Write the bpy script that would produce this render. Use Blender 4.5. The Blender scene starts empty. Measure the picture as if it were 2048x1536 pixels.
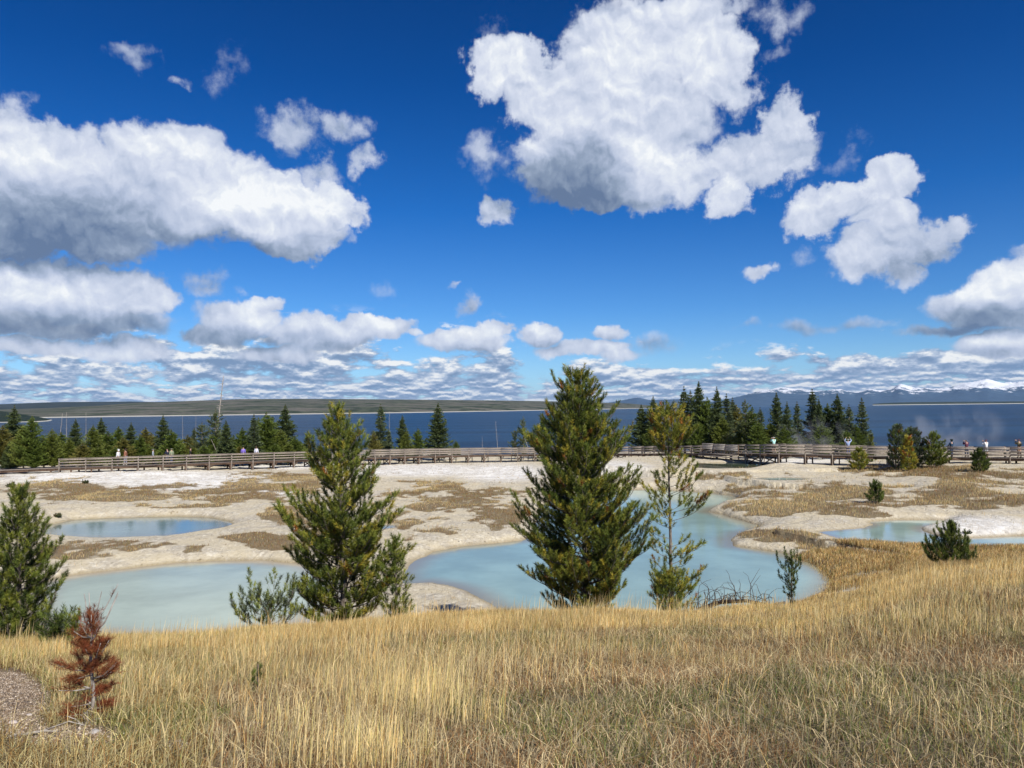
import bpy, math, random
import numpy as np
from mathutils import Vector, Matrix
random.seed(7)
S = bpy.context.scene
COL = S.collection
# ------------------------------------------------------------------ camera
F = 1540.0
CAM = np.array([0.0, 0.0, 8.0])
pit = math.atan(48.7/F); rol = math.atan(0.011)
f0 = np.array([0, math.cos(pit), math.sin(pit)])
r0 = np.array([1.0, 0, 0]); u0 = np.array([0, -math.sin(pit), math.cos(pit)])
RR = r0*math.cos(rol) - u0*math.sin(rol)
UU = u0*math.cos(rol) + r0*math.sin(rol)
cd = bpy.data.cameras.new("camera"); cam = bpy.data.objects.new("camera", cd); COL.objects.link(cam)
cd.sensor_width = 36; cd.lens = 36*F/2048; cd.clip_end = 300000; cd.clip_start = 0.1
cam.matrix_world = Matrix(((RR[0], UU[0], -f0[0], CAM[0]), (RR[1], UU[1], -f0[1], CAM[1]), (RR[2], UU[2], -f0[2], CAM[2]), (0, 0, 0, 1)))
S.camera = cam
def ray(px, py):
    return f0 + RR*((px-1024)/F) + UU*((768-py)/F)
def at(px, py, Y):
    d = ray(px, py); return CAM + d*(Y/d[1])
def onz(px, py, z):
    d = ray(px, py); return CAM + d*((z-8.0)/d[2])
def topix(x, y, z):
    v = np.stack([x-CAM[0], y-CAM[1], z-CAM[2]], -1)
    Z = v@f0; Z = np.where(Z < 0.1, 0.1, Z)
    return 1024 + F*(v@RR)/Z, 768 - F*(v@UU)/Z
def hy(px): return 828 - 0.011*px
# ------------------------------------------------------------------ helpers
def sstep(a, b, x):
    t = np.clip((x-a)/(b-a), 0, 1); return t*t*(3-2*t)
def vnoise(x, y, seed=0):
    xi = np.floor(x).astype(np.int64); yi = np.floor(y).astype(np.int64); xf = x-xi; yf = y-yi
    def h(a, b):
        n = (a*374761393 + b*668265263 + seed*1442695041) & 0xffffffff
        n = ((n ^ (n >> 13))*1274126177) & 0xffffffff
        return ((n ^ (n >> 16)) & 0xffff)/65535.0
    u = xf*xf*(3-2*xf); v = yf*yf*(3-2*yf)
    return (h(xi, yi)*(1-u)+h(xi+1, yi)*u)*(1-v) + (h(xi, yi+1)*(1-u)+h(xi+1, yi+1)*u)*v
def fbm(x, y, o=4, seed=0, g=0.5):
    s = 0; a = 1; t = 0
    for k in range(o):
        s = s + a*vnoise(x*2**k+17.3*k, y*2**k+9.1*k, seed+k); t += a; a *= g
    return s/t
def tag(o, label=None, cat=None, group=None, kind=None):
    if label: o["label"] = label
    if cat: o["category"] = cat
    if group: o["group"] = group
    if kind: o["kind"] = kind
    return o
def empty(name, loc, rz=0.0):
    o = bpy.data.objects.new(name, None); COL.objects.link(o); o.location = loc; o.rotation_euler = (0, 0, rz)
    o.empty_display_size = 0.2
    return o
def mesh_np(name, V, faces, mat, parent=None, col=None, attrs=None, smooth=False):
    """faces: list of int arrays (n,k)"""
    V = np.asarray(V, dtype=np.float32)
    me = bpy.data.meshes.new(name)
    me.vertices.add(len(V)); me.vertices.foreach_set("co", V.ravel())
    faces = [np.asarray(f, dtype=np.int32) for f in faces if len(f)]
    nl = sum(f.size for f in faces); npo = sum(len(f) for f in faces)
    me.loops.add(nl); me.loops.foreach_set("vertex_index", np.concatenate([f.ravel() for f in faces]))
    me.polygons.add(npo)
    tot = np.concatenate([np.full(len(f), f.shape[1], np.int32) for f in faces])
    st = np.concatenate([[0], np.cumsum(tot)[:-1]]).astype(np.int32)
    me.polygons.foreach_set("loop_start", st); me.polygons.foreach_set("loop_total", tot)
    me.update(calc_edges=True)
    if smooth: me.polygons.foreach_set("use_smooth", np.ones(npo, bool))
    if col is not None:
        a = me.color_attributes.new("Col", 'FLOAT_COLOR', 'POINT')
        c = np.ones((len(V), 4), np.float32); c[:, :3] = col; a.data.foreach_set("color", c.ravel())
    for k, v in (attrs or {}).items():
        a = me.attributes.new(k, 'FLOAT', 'POINT'); a.data.foreach_set("value", np.asarray(v, np.float32))
    if mat: me.materials.append(mat)
    o = bpy.data.objects.new(name, me); COL.objects.link(o)
    if parent: o.parent = parent
    return o
class MB:
    def __init__(s): s.v = []; s.q = []; s.t = []; s.n = 0
    def add(s, V, quads=None, tris=None):
        V = np.asarray(V, float).reshape(-1, 3)
        if quads is not None and len(quads): s.q.append(np.asarray(quads)+s.n)
        if tris is not None and len(tris): s.t.append(np.asarray(tris)+s.n)
        s.v.append(V); s.n += len(V)
    def box(s, c, ax, ay, az):
        """centre and three half axes"""
        c, ax, ay, az = [np.asarray(k, float) for k in (c, ax, ay, az)]
        V = [c+i*ax+j*ay+k*az for k in (-1, 1) for j in (-1, 1) for i in (-1, 1)]
        s.add(V, [[0, 2, 3, 1], [4, 5, 7, 6], [0, 1, 5, 4], [2, 6, 7, 3], [0, 4, 6, 2], [1, 3, 7, 5]])
    def beam(s, a, b, w, h, up=(0, 0, 1)):
        a = np.asarray(a, float); b = np.asarray(b, float); d = b-a; L = np.linalg.norm(d); d /= L
        up = np.asarray(up, float)
        if abs(d@up) > 0.95: up = np.array([0, 1.0, 0])
        r = np.cross(d, up); r /= np.linalg.norm(r); u = np.cross(r, d)
        s.box((a+b)/2, d*L/2, r*w/2, u*h/2)
    def tube(s, P, R, n=5):
        P = np.asarray(P, float); R = np.broadcast_to(np.asarray(R, float), (len(P),))
        T = np.gradient(P, axis=0); T /= np.linalg.norm(T, axis=1)[:, None]+1e-9
        ref = np.array([0.31, 0.17, 0.93]) if abs(T[0][2]) < 0.9 else np.array([1.0, 0.1, 0])
        A = np.cross(T, ref); A /= np.linalg.norm(A, axis=1)[:, None]+1e-9; B = np.cross(T, A)
        th = np.arange(n)*2*math.pi/n
        V = P[:, None]+R[:, None, None]*(A[:, None]*np.cos(th)[None, :, None]+B[:, None]*np.sin(th)[None, :, None])
        q = []
        for i in range(len(P)-1):
            for j in range(n):
                q.append([i*n+j, i*n+(j+1) % n, (i+1)*n+(j+1) % n, (i+1)*n+j])
        V = np.concatenate([V.reshape(-1, 3), P[-1:]+T[-1:]*R[-1]*0.5, P[:1]-T[:1]*R[0]*0.3])
        m = len(P)*n; l = (len(P)-1)*n
        t = [[l+j, l+(j+1) % n, m] for j in range(n)]+[[(j+1) % n, j, m+1] for j in range(n)]
        s.add(V, q, t)
    def build(s, name, mat, parent=None, smooth=False):
        fs = []
        if s.q: fs.append(np.concatenate(s.q))
        if s.t: fs.append(np.concatenate(s.t))
        return mesh_np(name, np.concatenate(s.v), fs, mat, parent, smooth=smooth)
# ------------------------------------------------------------------ node DSL
class NT:
    def __init__(s, tree): s.t = tree; s.n = tree.nodes; s.l = tree.links
    def new(s, typ, **kw):
        n = s.n.new(typ)
        for k, v in kw.items(): setattr(n, k, v)
        return n
    def put(s, sock, v):
        if v is None: return
        if isinstance(v, bpy.types.NodeSocket): s.l.new(v, sock)
        else:
            if sock.type in ('RGBA',) and hasattr(v, '__len__') and len(v) == 3: v = (*v, 1)
            sock.default_value = v
    def m(s, op, a, b=None, c=None, clamp=False):
        n = s.new('ShaderNodeMath', operation=op, use_clamp=clamp)
        for i, v in enumerate((a, b, c)): s.put(n.inputs[i], v)
        return n.outputs[0]
    def vm(s, op, a, b=None, out=0):
        n = s.new('ShaderNodeVectorMath', operation=op)
        s.put(n.inputs[0], a); s.put(n.inputs[1], b)
        if op in ('LENGTH', 'DOT_PRODUCT', 'DISTANCE'): return n.outputs['Value']
        return n.outputs[0]
    def scale(s, a, k):
        n = s.new('ShaderNodeVectorMath', operation='SCALE'); s.put(n.inputs[0], a); s.put(n.inputs['Scale'], k); return n.outputs[0]
    def xyz(s, x, y, z=0.0):
        n = s.new('ShaderNodeCombineXYZ'); s.put(n.inputs[0], x); s.put(n.inputs[1], y); s.put(n.inputs[2], z); return n.outputs[0]
    def sep(s, v):
        n = s.new('ShaderNodeSeparateXYZ'); s.put(n.inputs[0], v); return n.outputs
    def noise(s, v, scale, detail=4, rough=0.5, dim='3D', lac=2.0, col=False, dist=0.0):
        n = s.new('ShaderNodeTexNoise', noise_dimensions=dim); s.put(n.inputs['Vector'], v)
        s.put(n.inputs['Scale'], scale); s.put(n.inputs['Detail'], detail); s.put(n.inputs['Roughness'], rough)
        s.put(n.inputs['Lacunarity'], lac); s.put(n.inputs['Distortion'], dist)
        return n.outputs['Color' if col else 0]
    def mix(s, f, a, b, blend='MIX', clamp=True):
        n = s.new('ShaderNodeMix', data_type='RGBA', blend_type=blend); n.clamp_factor = clamp
        s.put(n.inputs[0], f); s.put(n.inputs[6], a); s.put(n.inputs[7], b); return n.outputs[2]
    def ss(s, x, a, b, lo=0.0, hi=1.0, typ='SMOOTHSTEP'):
        n = s.new('ShaderNodeMapRange', interpolation_type=typ); s.put(n.inputs[0], x)
        for i, v in enumerate((a, b, lo, hi)): s.put(n.inputs[i+1], v)
        return n.outputs[0]
    def ramp(s, x, pts, interp='LINEAR'):
        n = s.new('ShaderNodeValToRGB'); n.color_ramp.interpolation = interp
        e = n.color_ramp.elements
        while len(e) > 1: e.remove(e[0])
        for i, (p, c) in enumerate(pts):
            k = e[0] if i == 0 else e.new(p)
            k.position = p; k.color = (*c, 1) if hasattr(c, '__len__') else (c, c, c, 1)
        s.put(n.inputs[0], x); return n.outputs[0]
    def attr(s, name, out='Fac'):
        n = s.new('ShaderNodeAttribute', attribute_name=name); return n.outputs[out]
    def bump(s, h, strength=0.5, dist=0.05):
        n = s.new('ShaderNodeBump'); s.put(n.inputs['Strength'], strength); s.put(n.inputs['Distance'], dist); s.put(n.inputs['Height'], h); return n.outputs[0]
def material(name):
    m = bpy.data.materials.new(name); m.use_nodes = True; m.node_tree.nodes.clear()
    T = NT(m.node_tree); out = T.new('ShaderNodeOutputMaterial'); return m, T, out
def princ(T, out, color, rough=0.8, normal=None, spec=0.3, metallic=0.0):
    p = T.new('ShaderNodeBsdfPrincipled'); T.put(p.inputs['Base Color'], color); T.put(p.inputs['Roughness'], rough)
    T.put(p.inputs['Specular IOR Level'], spec); T.put(p.inputs['Metallic'], metallic)
    if normal is not None: T.put(p.inputs['Normal'], normal)
    T.l.new(p.outputs[0], out.inputs[0]); return p
def simple(name, color, rough=0.8, var=0.25, scale=8.0, spec=0.3, bump=0.0):
    m, T, out = material(name); tc = T.new('ShaderNodeTexCoord').outputs['Object']
    n = T.noise(tc, scale, 5, 0.6)
    c = T.mix(n, tuple(k*(1-var) for k in color), tuple(min(1, k*(1+var)) for k in color))
    princ(T, out, c, rough, T.bump(n, bump, 0.02) if bump else None, spec); return m
# ------------------------------------------------------------------ sun
SUN_TO = np.array([0.50, -0.86, 0.0]); SUN_TO /= np.linalg.norm(SUN_TO)
SUN_EL = math.radians(43)
sv = Vector((SUN_TO[0]*math.cos(SUN_EL), SUN_TO[1]*math.cos(SUN_EL), math.sin(SUN_EL)))
sl = bpy.data.lights.new("sun", 'SUN'); so = bpy.data.objects.new("sun", sl); COL.objects.link(so)
sl.energy = 4.7; sl.angle = math.radians(0.53); sl.color = (1.0, 0.95, 0.87)
so.rotation_euler = sv.to_track_quat('Z', 'Y').to_euler(); so.location = (0, 0, 60)
# ------------------------------------------------------------------ sky and clouds (world)
W = bpy.data.worlds.new("World"); S.world = W; W.use_nodes = True; W.node_tree.nodes.clear()
T = NT(W.node_tree); wout = T.new('ShaderNodeOutputWorld'); bg = T.new('ShaderNodeBackground')
bg.inputs[1].default_value = 0.1; T.l.new(bg.outputs[0], wout.inputs[0])
sky = T.new('ShaderNodeTexSky', sky_type='NISHITA'); sky.sun_disc = False; sky.sun_elevation = SUN_EL
sky.sun_rotation = math.atan2(SUN_TO[0], SUN_TO[1]); sky.altitude = 2400; sky.air_density = 1.0; sky.dust_density = 0.3; sky.ozone_density = 3.0
D = T.new('ShaderNodeTexCoord').outputs['Generated']
dx, dy, dz = T.sep(D)
hor = T.m('SQRT', T.m('ADD', T.m('MULTIPLY', dx, dx), T.m('MULTIPLY', dy, dy)))
AZ = T.m('MULTIPLY', T.m('ARCTAN2', dx, dy), 57.29578)
EL = T.m('MULTIPLY', T.m('ARCTAN2', dz, hor), 57.29578)
# the real sky deepens towards the zenith more than the model does: grade it by elevation
g = T.ss(EL, 0.0, 32.0, typ='LINEAR')
SKYG = [(0.0, (0.72, 0.92, 1.10)), (0.10, (0.62, 0.90, 1.12)), (0.22, (0.36, 0.76, 1.14)), (0.45, (0.085, 0.56, 1.10)), (0.72, (0.006, 0.40, 0.93)), (1.0, (0.0, 0.31, 0.76))]
grade = T.ramp(g, SKYG)
skyc = T.mix(1.0, sky.outputs[0], T.scale(grade, 0.86), 'MULTIPLY')
def azel(px, py):
    d = ray(px, py); return math.degrees(math.atan2(d[0], d[1])), math.degrees(math.atan2(d[2], math.hypot(d[0], d[1])))
DPX = math.degrees(1/F)
# cumulus masses: (px, py, rx, ry, strength)
BL = [(985,130,75,70,1),(1040,110,70,60,1),(1090,185,110,85,1),(1200,120,120,100,1),(1330,75,160,95,1),(1430,120,90,100,1),(1250,250,210,130,1),(1130,320,130,90,1),
 (1310,340,150,90,1),(1230,385,190,45,.9),(990,412,45,42,.6),(975,310,60,55,.33),(1575,245,60,60,.9),(1520,320,130,72,.9),(1460,385,58,58,.85),(1590,300,50,60,.5),(1560,40,60,40,.28),(1545,118,40,25,.2),(970,55,50,30,.16),(1420,12,120,30,.4),(1470,175,60,60,.6),
 (0,270,75,60,.7),(20,215,30,40,.3),(120,320,140,75,1),(340,315,130,85,1),(190,400,260,105,1),(40,420,160,110,1),(420,390,150,100,1),(570,415,130,75,1),(655,410,90,60,1),(590,470,120,50,1),(130,480,180,45,.9),(30,500,100,30,.6),
 (590,255,75,60,.42),(680,255,65,45,.4),(730,315,40,32,.4),(640,345,70,30,.4),
 (50,590,160,75,1),(200,590,140,68,1),(290,590,60,55,.9),(120,645,220,32,.8),(300,640,60,25,.4),
 (480,640,85,45,1),(430,672,75,30,.9),(530,610,45,18,.7),(410,565,55,35,.35),(490,585,20,10,.2),(400,620,35,30,.25),
 (640,668,140,42,1),(765,655,80,32,1),(560,708,110,22,.8),(830,668,25,12,.5),(730,650,60,25,.8),
 (930,682,110,32,1),(1075,668,58,34,1),(985,660,50,22,.9),(1228,668,48,22,.8),(1170,700,140,20,.8),(1310,695,60,35,.3),(1240,715,60,20,.6),
 (250,700,110,28,.7),(60,690,140,25,.7),
 (1620,440,75,52,.9),(1690,398,95,50,1),(1785,362,75,46,1),(1750,390,70,45,1),(1785,430,75,50,.9),(1740,515,95,52,.85),(1820,485,85,52,.8),(1890,465,60,24,.7),(1800,545,40,34,.6),
 (1528,536,38,20,.5),(937,610,26,30,.4),(897,571,20,10,.3),(270,105,45,24,.25),(455,150,40,45,.14),(370,168,22,20,.22),(765,585,30,20,.12),(1700,310,45,25,.14),(1590,520,30,18,.15),
 (1950,605,85,45,1),(2020,575,80,55,1),(2090,560,90,70,1),(1990,640,90,22,.8),(1900,662,110,15,.45),(2000,690,90,30,.9),(2080,680,90,35,.9),(1600,652,55,22,.3),(1700,652,80,14,.25),(1500,655,40,10,.2),(2045,500,25,20,.3),
 (2250,620,120,60,1),(2500,500,200,80,1),(-250,350,200,120,1),(-500,560,220,70,1),(-300,640,160,40,1),(2400,300,160,60,.6)]
A2 = T.xyz(AZ, EL, 0.0)
w1 = T.noise(A2, 0.27, 8, 0.60, dim='2D', col=True)
w2 = T.vm('SUBTRACT', w1, (0.5, 0.5, 0.5))
lowel = T.ss(EL, 2.0, 14.0, 0.30, 1.0, 'LINEAR')
PW = T.vm('ADD', A2, T.vm('MULTIPLY', T.vm('MULTIPLY', w2, (4.6, 4.2, 0.0)), T.xyz(lowel, lowel, 0.0)))
PW = T.vm('MULTIPLY', PW, (1, 1, 0))
def field(P):
    acc = None
    for (px, py, rx, ry, st) in BL:
        a, e = azel(px, py)
        q = T.vm('MULTIPLY', T.vm('SUBTRACT', P, (a, e, 0)), (1/(rx*DPX*0.93), 1/(ry*DPX*0.93), 0))
        r = T.vm('DOT_PRODUCT', q, q)
        v = T.m('MULTIPLY_ADD', r, -st, st)       # st*(1-r^2)
        if acc is None: acc = v
        else: acc = T.m('SMOOTH_MAX', acc, v, 0.08)
    return acc
F0 = field(PW)
# darker undersides and brighter heads of the masses: (px, py, rx, ry, amount)
SB = [(1130,370,200,80,-.66),(1180,290,60,50,-.10),(1180,415,190,30,-.30),(1320,330,90,40,.25),(1060,300,60,50,.16),(1290,300,60,30,.2),(1000,120,90,50,.12),(1240,120,80,60,.14),(1400,110,70,50,.12),(1350,270,90,60,-.12),(1540,300,120,90,-.12),(1440,370,40,40,.12),
 (120,480,330,75,-.60),(90,400,160,60,-.22),(270,400,110,60,-.18),(330,270,110,45,.10),(500,390,110,50,.30),(650,395,80,40,.25),(600,500,160,35,-.40),(440,490,120,30,-.30),(60,300,90,40,.14),(640,290,140,70,-.22),(60,515,160,28,-.35),
 (120,655,330,34,-.62),(100,560,220,50,.14),(270,590,80,50,-.08),(470,685,110,28,-.35),(490,625,60,28,.2),(640,690,170,24,-.34),(760,645,60,18,.2),(610,645,60,20,.1),(560,722,120,12,-.2),(930,705,110,16,-.32),(1070,650,40,20,.2),(1080,690,60,14,-.3),(930,665,80,16,.15),(1220,680,50,12,-.25),(1220,657,40,10,.15),(420,585,70,50,-.25),
 (1860,500,110,60,-.28),(1700,440,80,40,-.14),(1610,420,50,40,.08),(1780,545,90,30,-.2),(937,615,28,26,-.3),
 (1960,642,130,32,-.62),(1980,560,90,40,.22),(1900,668,120,12,-.3),(2010,705,110,14,-.3),(2000,680,60,14,.2),(1620,660,160,30,-.38),(270,105,60,40,-.2),(1320,700,60,40,-.3)]
G = None
PW2 = T.vm('ADD', T.vm('MULTIPLY', A2, (.45, .45, 0)), T.vm('MULTIPLY', PW, (.55, .55, 0)))
for (px, py, rx, ry, st) in SB:
    a, e = azel(px, py)
    q = T.vm('MULTIPLY', T.vm('SUBTRACT', PW2, (a, e, 0)), (1/(rx*DPX*1.25), 1/(ry*DPX*1.35), 0))
    v = T.m('MAXIMUM', T.m('SUBTRACT', 1.0, T.vm('DOT_PRODUCT', q, q)), 0.0)
    v = T.m('MULTIPLY', T.m('MULTIPLY', v, v), st)
    G = v if G is None else T.m('ADD', G, v)
nE = T.noise(A2, 0.62, 9, 0.60, dim='2D')
nA = T.noise(PW2, 0.62, 7, 0.54, dim='2D')
nB = T.noise(T.vm('ADD', PW2, (0.2, 0.55, 0)), 0.62, 7, 0.54, dim='2D')
dens = T.m('ADD', F0, T.m('MULTIPLY', T.m('SUBTRACT', nE, 0.5), 0.75))
alpha = T.m('MULTIPLY', T.ss(dens, 0.0, 0.38), T.ss(F0, -0.08, 0.50, 0.30, 1.0))
shade = T.m('ADD', T.m('ADD', 0.74, G), T.m('MULTIPLY', T.m('SUBTRACT', nA, nB), 0.62))
shade = T.m('ADD', shade, T.ss(dens, 0.1, 0.9, -0.10, 0.02))
ccol = T.ramp(shade, [(0.0, (0.13, 0.19, 0.31)), (0.25, (0.26, 0.33, 0.45)), (0.5, (0.46, 0.53, 0.68)), (0.75, (0.66, 0.71, 0.83)), (0.9, (0.80, 0.84, 0.90)), (1.0, (0.93, 0.95, 0.96))])
# far stratocumulus deck, projected on a flat layer so that it closes up towards the horizon
def deck(off):
    P = T.vm('ADD', A2, (0.0, off, 0.0))
    LA = T.noise(T.vm('MULTIPLY', T.vm('ADD', P, (0, off*1.2, 0)), (0.25, 0.62, 0)), 1.0, 7, 0.60, dim='2D')
    LB = T.noise(T.vm('MULTIPLY', P, (0.42, 1.7, 0)), 1.0, 7, 0.62, dim='2D')
    return T.m('ADD', T.m('MULTIPLY', LA, mAB), T.m('MULTIPLY', LB, T.m('SUBTRACT', 1.0, mAB)))
mAB = T.ss(EL, 0.9, 3.2)
s0 = deck(0.0); s1 = deck(0.16)
azn = T.ss(AZ, -60.0, 60.0, typ='LINEAR')
top = T.m('MULTIPLY', T.ramp(azn, [(0.0, .7), (0.22, .62), (0.36, .54), (0.46, .52), (0.56, .46), (0.61, .30), (0.66, .34), (0.72, .40), (0.78, .46), (1.0, .7)]), 10.0)
cov = T.m('SUBTRACT', 1.0, T.ss(T.m('DIVIDE', EL, top), 0.55, 1.12))
lf = T.m('MULTIPLY', T.m('SUBTRACT', T.noise(T.vm('MULTIPLY', A2, (0.09, 0.45, 0)), 1.0, 3, 0.5, dim='2D'), .5), .45)
al2 = T.ss(T.m('ADD', T.m('ADD', T.m('ADD', s0, lf), T.m('MULTIPLY', cov, 0.262)), T.ss(EL, 0.0, 1.6, 0.12, 0.0)), 0.60, 0.73)
al2 = T.m('MULTIPLY', T.m('MULTIPLY', al2, T.ss(EL, -0.9, -0.5)), T.m('SUBTRACT', 1.0, T.ss(T.m('DIVIDE', EL, top), 1.0, 1.5)))
sh2 = T.m('ADD', T.m('ADD', 0.40, T.m('MULTIPLY', T.m('SUBTRACT', s0, s1), 4.4)), T.ss(s0, .45, .62, -.05, .15))
c2 = T.ramp(sh2, [(0.0, (0.20, 0.30, 0.47)), (0.3, (0.31, 0.41, 0.58)), (0.58, (0.50, 0.59, 0.73)), (0.85, (0.84, 0.87, 0.90)), (1.0, (0.95, 0.96, 0.95))])
hz = T.ss(EL, 0.0, 2.0)
c2 = T.mix(T.ss(EL, 0.0, 1.4, 0.45, 0.0), c2, (0.62, 0.70, 0.80))
K = 9.0
res = T.mix(al2, skyc, T.scale(c2, K))
res = T.mix(T.m('MULTIPLY', alpha, 0.97), res, T.scale(ccol, K))
# below the horizon: plain dim ground colour
res = T.mix(T.ss(EL, -1.4, -0.6), (0.9, 1.1, 1.6), res)
T.l.new(res, bg.inputs[0])
W.cycles.sampling_method = 'MANUAL'; W.cycles.sample_map_resolution = 512
S.view_settings.view_transform = 'Standard'; S.view_settings.look = 'None'; S.view_settings.exposure = 0.22; S.view_settings.gamma = 1.0
S.cycles.max_bounces = 6; S.cycles.diffuse_bounces = 3; S.cycles.glossy_bounces = 2; S.cycles.transmission_bounces = 3; S.cycles.transparent_max_bounces = 8
S.cycles.volume_bounces = 0
S.cycles.use_denoising = True; S.cycles.denoiser = 'OPENIMAGEDENOISE'
# ------------------------------------------------------------------ terrain
PY = {
 'A': (0.0, [(80,1165),(150,1150),(250,1138),(330,1128),(420,1122),(520,1121),(600,1127),(640,1137),(680,1150),(690,1170),(680,1200),(640,1240),(520,1262),(400,1272),(250,1274),(120,1268),(60,1240),(60,1190)]),
 'B': (0.0, [(806,1168),(806,1145),(830,1122),(870,1103),(930,1092),(1000,1086),(1045,1081),(1068,1070),(1072,1050),(1080,1018),(1110,990),(1180,981),(1290,979),(1350,981),(1420,985),(1468,992),(1480,1000),(1465,1009),(1425,1017),(1414,1023),(1440,1029),(1480,1040),(1515,1050),(1508,1060),(1478,1068),(1460,1080),(1468,1092),(1520,1100),(1575,1108),(1605,1119),(1640,1135),(1660,1150),(1668,1168),(1655,1190),(1600,1215),(1500,1235),(1300,1250),(1100,1245),(1010,1225),(950,1192),(935,1182),(900,1171),(860,1165),(825,1168)]),
 'C': (0.2, [(85,1062),(100,1050),(150,1039),(250,1035),(350,1033),(420,1035),(460,1043),(462,1050),(440,1058),(380,1067),(330,1074),(230,1078),(150,1076),(95,1073)]),
 'D': (0.6, [(1640,1064),(1690,1059),(1730,1056),(1746,1050),(1738,1043),(1790,1040),(1896,1040),(1880,1047),(1843,1055),(1845,1062),(1880,1073),(1935,1077),(1990,1074),(2100,1070),(2250,1068),(2250,1098),(2050,1099),(1935,1097),(1868,1093),(1757,1085),(1674,1077)]),
 'E': (1.55, [(1386,930),(1400,926),(1450,925.5),(1510,926.5),(1535,931),(1500,936),(1440,937.5),(1395,936)]),
 'G': (1.25, [(1505,956.5),(1560,955),(1618,957),(1600,960),(1540,961)]),
 'H': (0.3, [(700,1056),(760,1049),(790,1050),(792,1055),(760,1060),(715,1061)]),
}
POOLS = {}
for k, (z, pts) in PY.items():
    POOLS[k] = (z, np.array([onz(px, py, z)[:2] for px, py in pts]))
def sdist(x, y, poly):
    sh = x.shape; x = x.ravel(); y = y.ravel()
    best = np.full(x.shape, 1e9); ins = np.zeros(x.shape, bool)
    n = len(poly)
    for i in range(n):
        a = poly[i]; b = poly[(i+1) % n]; d = b-a; L = d@d+1e-12
        t = np.clip(((x-a[0])*d[0]+(y-a[1])*d[1])/L, 0, 1)
        best = np.minimum(best, (x-a[0]-t*d[0])**2+(y-a[1]-t*d[1])**2)
        c = (a[1] > y) != (b[1] > y)
        with np.errstate(divide='ignore', invalid='ignore'):
            c &= x < (b[0]-a[0])*(y-a[1])/(b[1]-a[1]+1e-12)+a[0]
        ins ^= c
    s = np.sqrt(best); s[ins] *= -1
    return s.reshape(sh)
BWX = [-500, 0, 120, 300, 600, 850, 1000, 1200, 1300, 1400, 1540, 1700, 1790, 1900, 2048, 2500]
BWY = [80, 82, 83, 85, 97, 113, 118, 115, 107, 94, 82, 79.5, 78, 76, 72, 68]
DKX = [-500, 0, 120, 300, 450, 600, 750, 850, 950, 1100, 1200, 1300, 1400, 1500, 1600, 1700, 1790, 1900, 2048, 2500]
DKP = [950, 941, 936, 930, 924.5, 919.5, 914.5, 912, 910, 908.5, 908, 907.5, 907, 907, 909, 911.5, 914, 915, 916.5, 920]
GPX = [-500, 0, 120, 300, 500, 850, 1100, 1300, 1420, 1560, 1700, 1800, 1900, 2500]
GPV = [.45, .45, .5, .62, .95, 1.15, 1.15, .8, .65, .85, 1.2, 1.0, .55, .5]
def deck(px):
    Y = np.interp(px, BWX, BWY); return at(px, np.interp(px, DKX, DKP), Y)
ctrl = []
for px in range(-400, 2500, 70):
    P = deck(px); ctrl.append((P[0], P[1], P[2]-np.interp(px, GPX, GPV)))
    if px % 140 == 0 or True:
        Q = P*1.0; ctrl.append((Q[0]*1.15, Q[1]*1.15, P[2]-np.interp(px, GPX, GPV)*1.1))
for px, py, z in [(80,1120,.5),(300,1100,.5),(500,1100,.5),(650,1100,.45),(200,1025,.7),(420,1020,.75),(560,1050,.6),(60,1010,.9),(250,985,1.0),(500,985,.8),(150,958,1.3),(400,958,1.0),
    (700,1070,.55),(800,1090,.4),(900,1060,.55),(1020,1050,.55),(900,1000,.6),(1040,990,.45),(820,970,.5),(1000,950,.25),(1200,960,.3),(880,1185,.12),(850,1200,.2),
    (1400,965,.7),(1550,975,.9),(1560,1040,.6),(1620,1000,.9),(1560,1085,.35),(1650,1100,.4),(1750,1110,.6),(1800,1010,1.1),(1750,975,1.4),(1900,960,1.9),(1960,1050,1.0),(2100,1050,1.1),(2048,990,1.6),(1500,945,1.45),(1420,950,1.25),(1650,945,1.3),(2200,1000,1.6),(-150,1100,.5),(-200,1000,.9)]:
    P = onz(px, py, z); ctrl.append((P[0], P[1], z))
ctrl = np.array(ctrl)
def basin(x, y):
    num = 0; den = 0
    d0 = np.maximum(y, 20.0)
    for cx, cy, cz in ctrl:
        w = 1/(((x-cx)**2+((y-cy)*0.8)**2)+2.5)**1.6
        num = num+w*cz; den = den+w
    return num/den
YSX = [-800, 0, 230, 460, 600, 850, 1000, 1200, 1600, 1700, 1850, 2048, 2600]
YSV = [1290, 1280, 1276, 1269, 1256, 1238, 1234, 1228, 1220, 1192, 1156, 1138, 1115]
def hill(x, y):
    yy = np.maximum(y, 3.4)
    px = np.clip(1024+F*x/yy, -800, 2600)
    ys = np.interp(px, YSX, YSV); s = (ys-hy(px))/F
    z19 = 8-19*s
    kb = np.interp(px, [1600, 1800], [0.34, 0.18])
    z = np.where(y < 3.4, 6.4+np.minimum((3.4-y)*0.08, .5), 6.4+(z19-6.4)*(yy-3.4)/15.6)
    return np.where(y > 19, z19-kb*(y-19), z)
EDX = [-800, 0, 600, 900, 1200, 1500, 1800, 2048, 2600]
EDV = [122, 124, 128, 138, 138, 118, 100, 94, 92]
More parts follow.
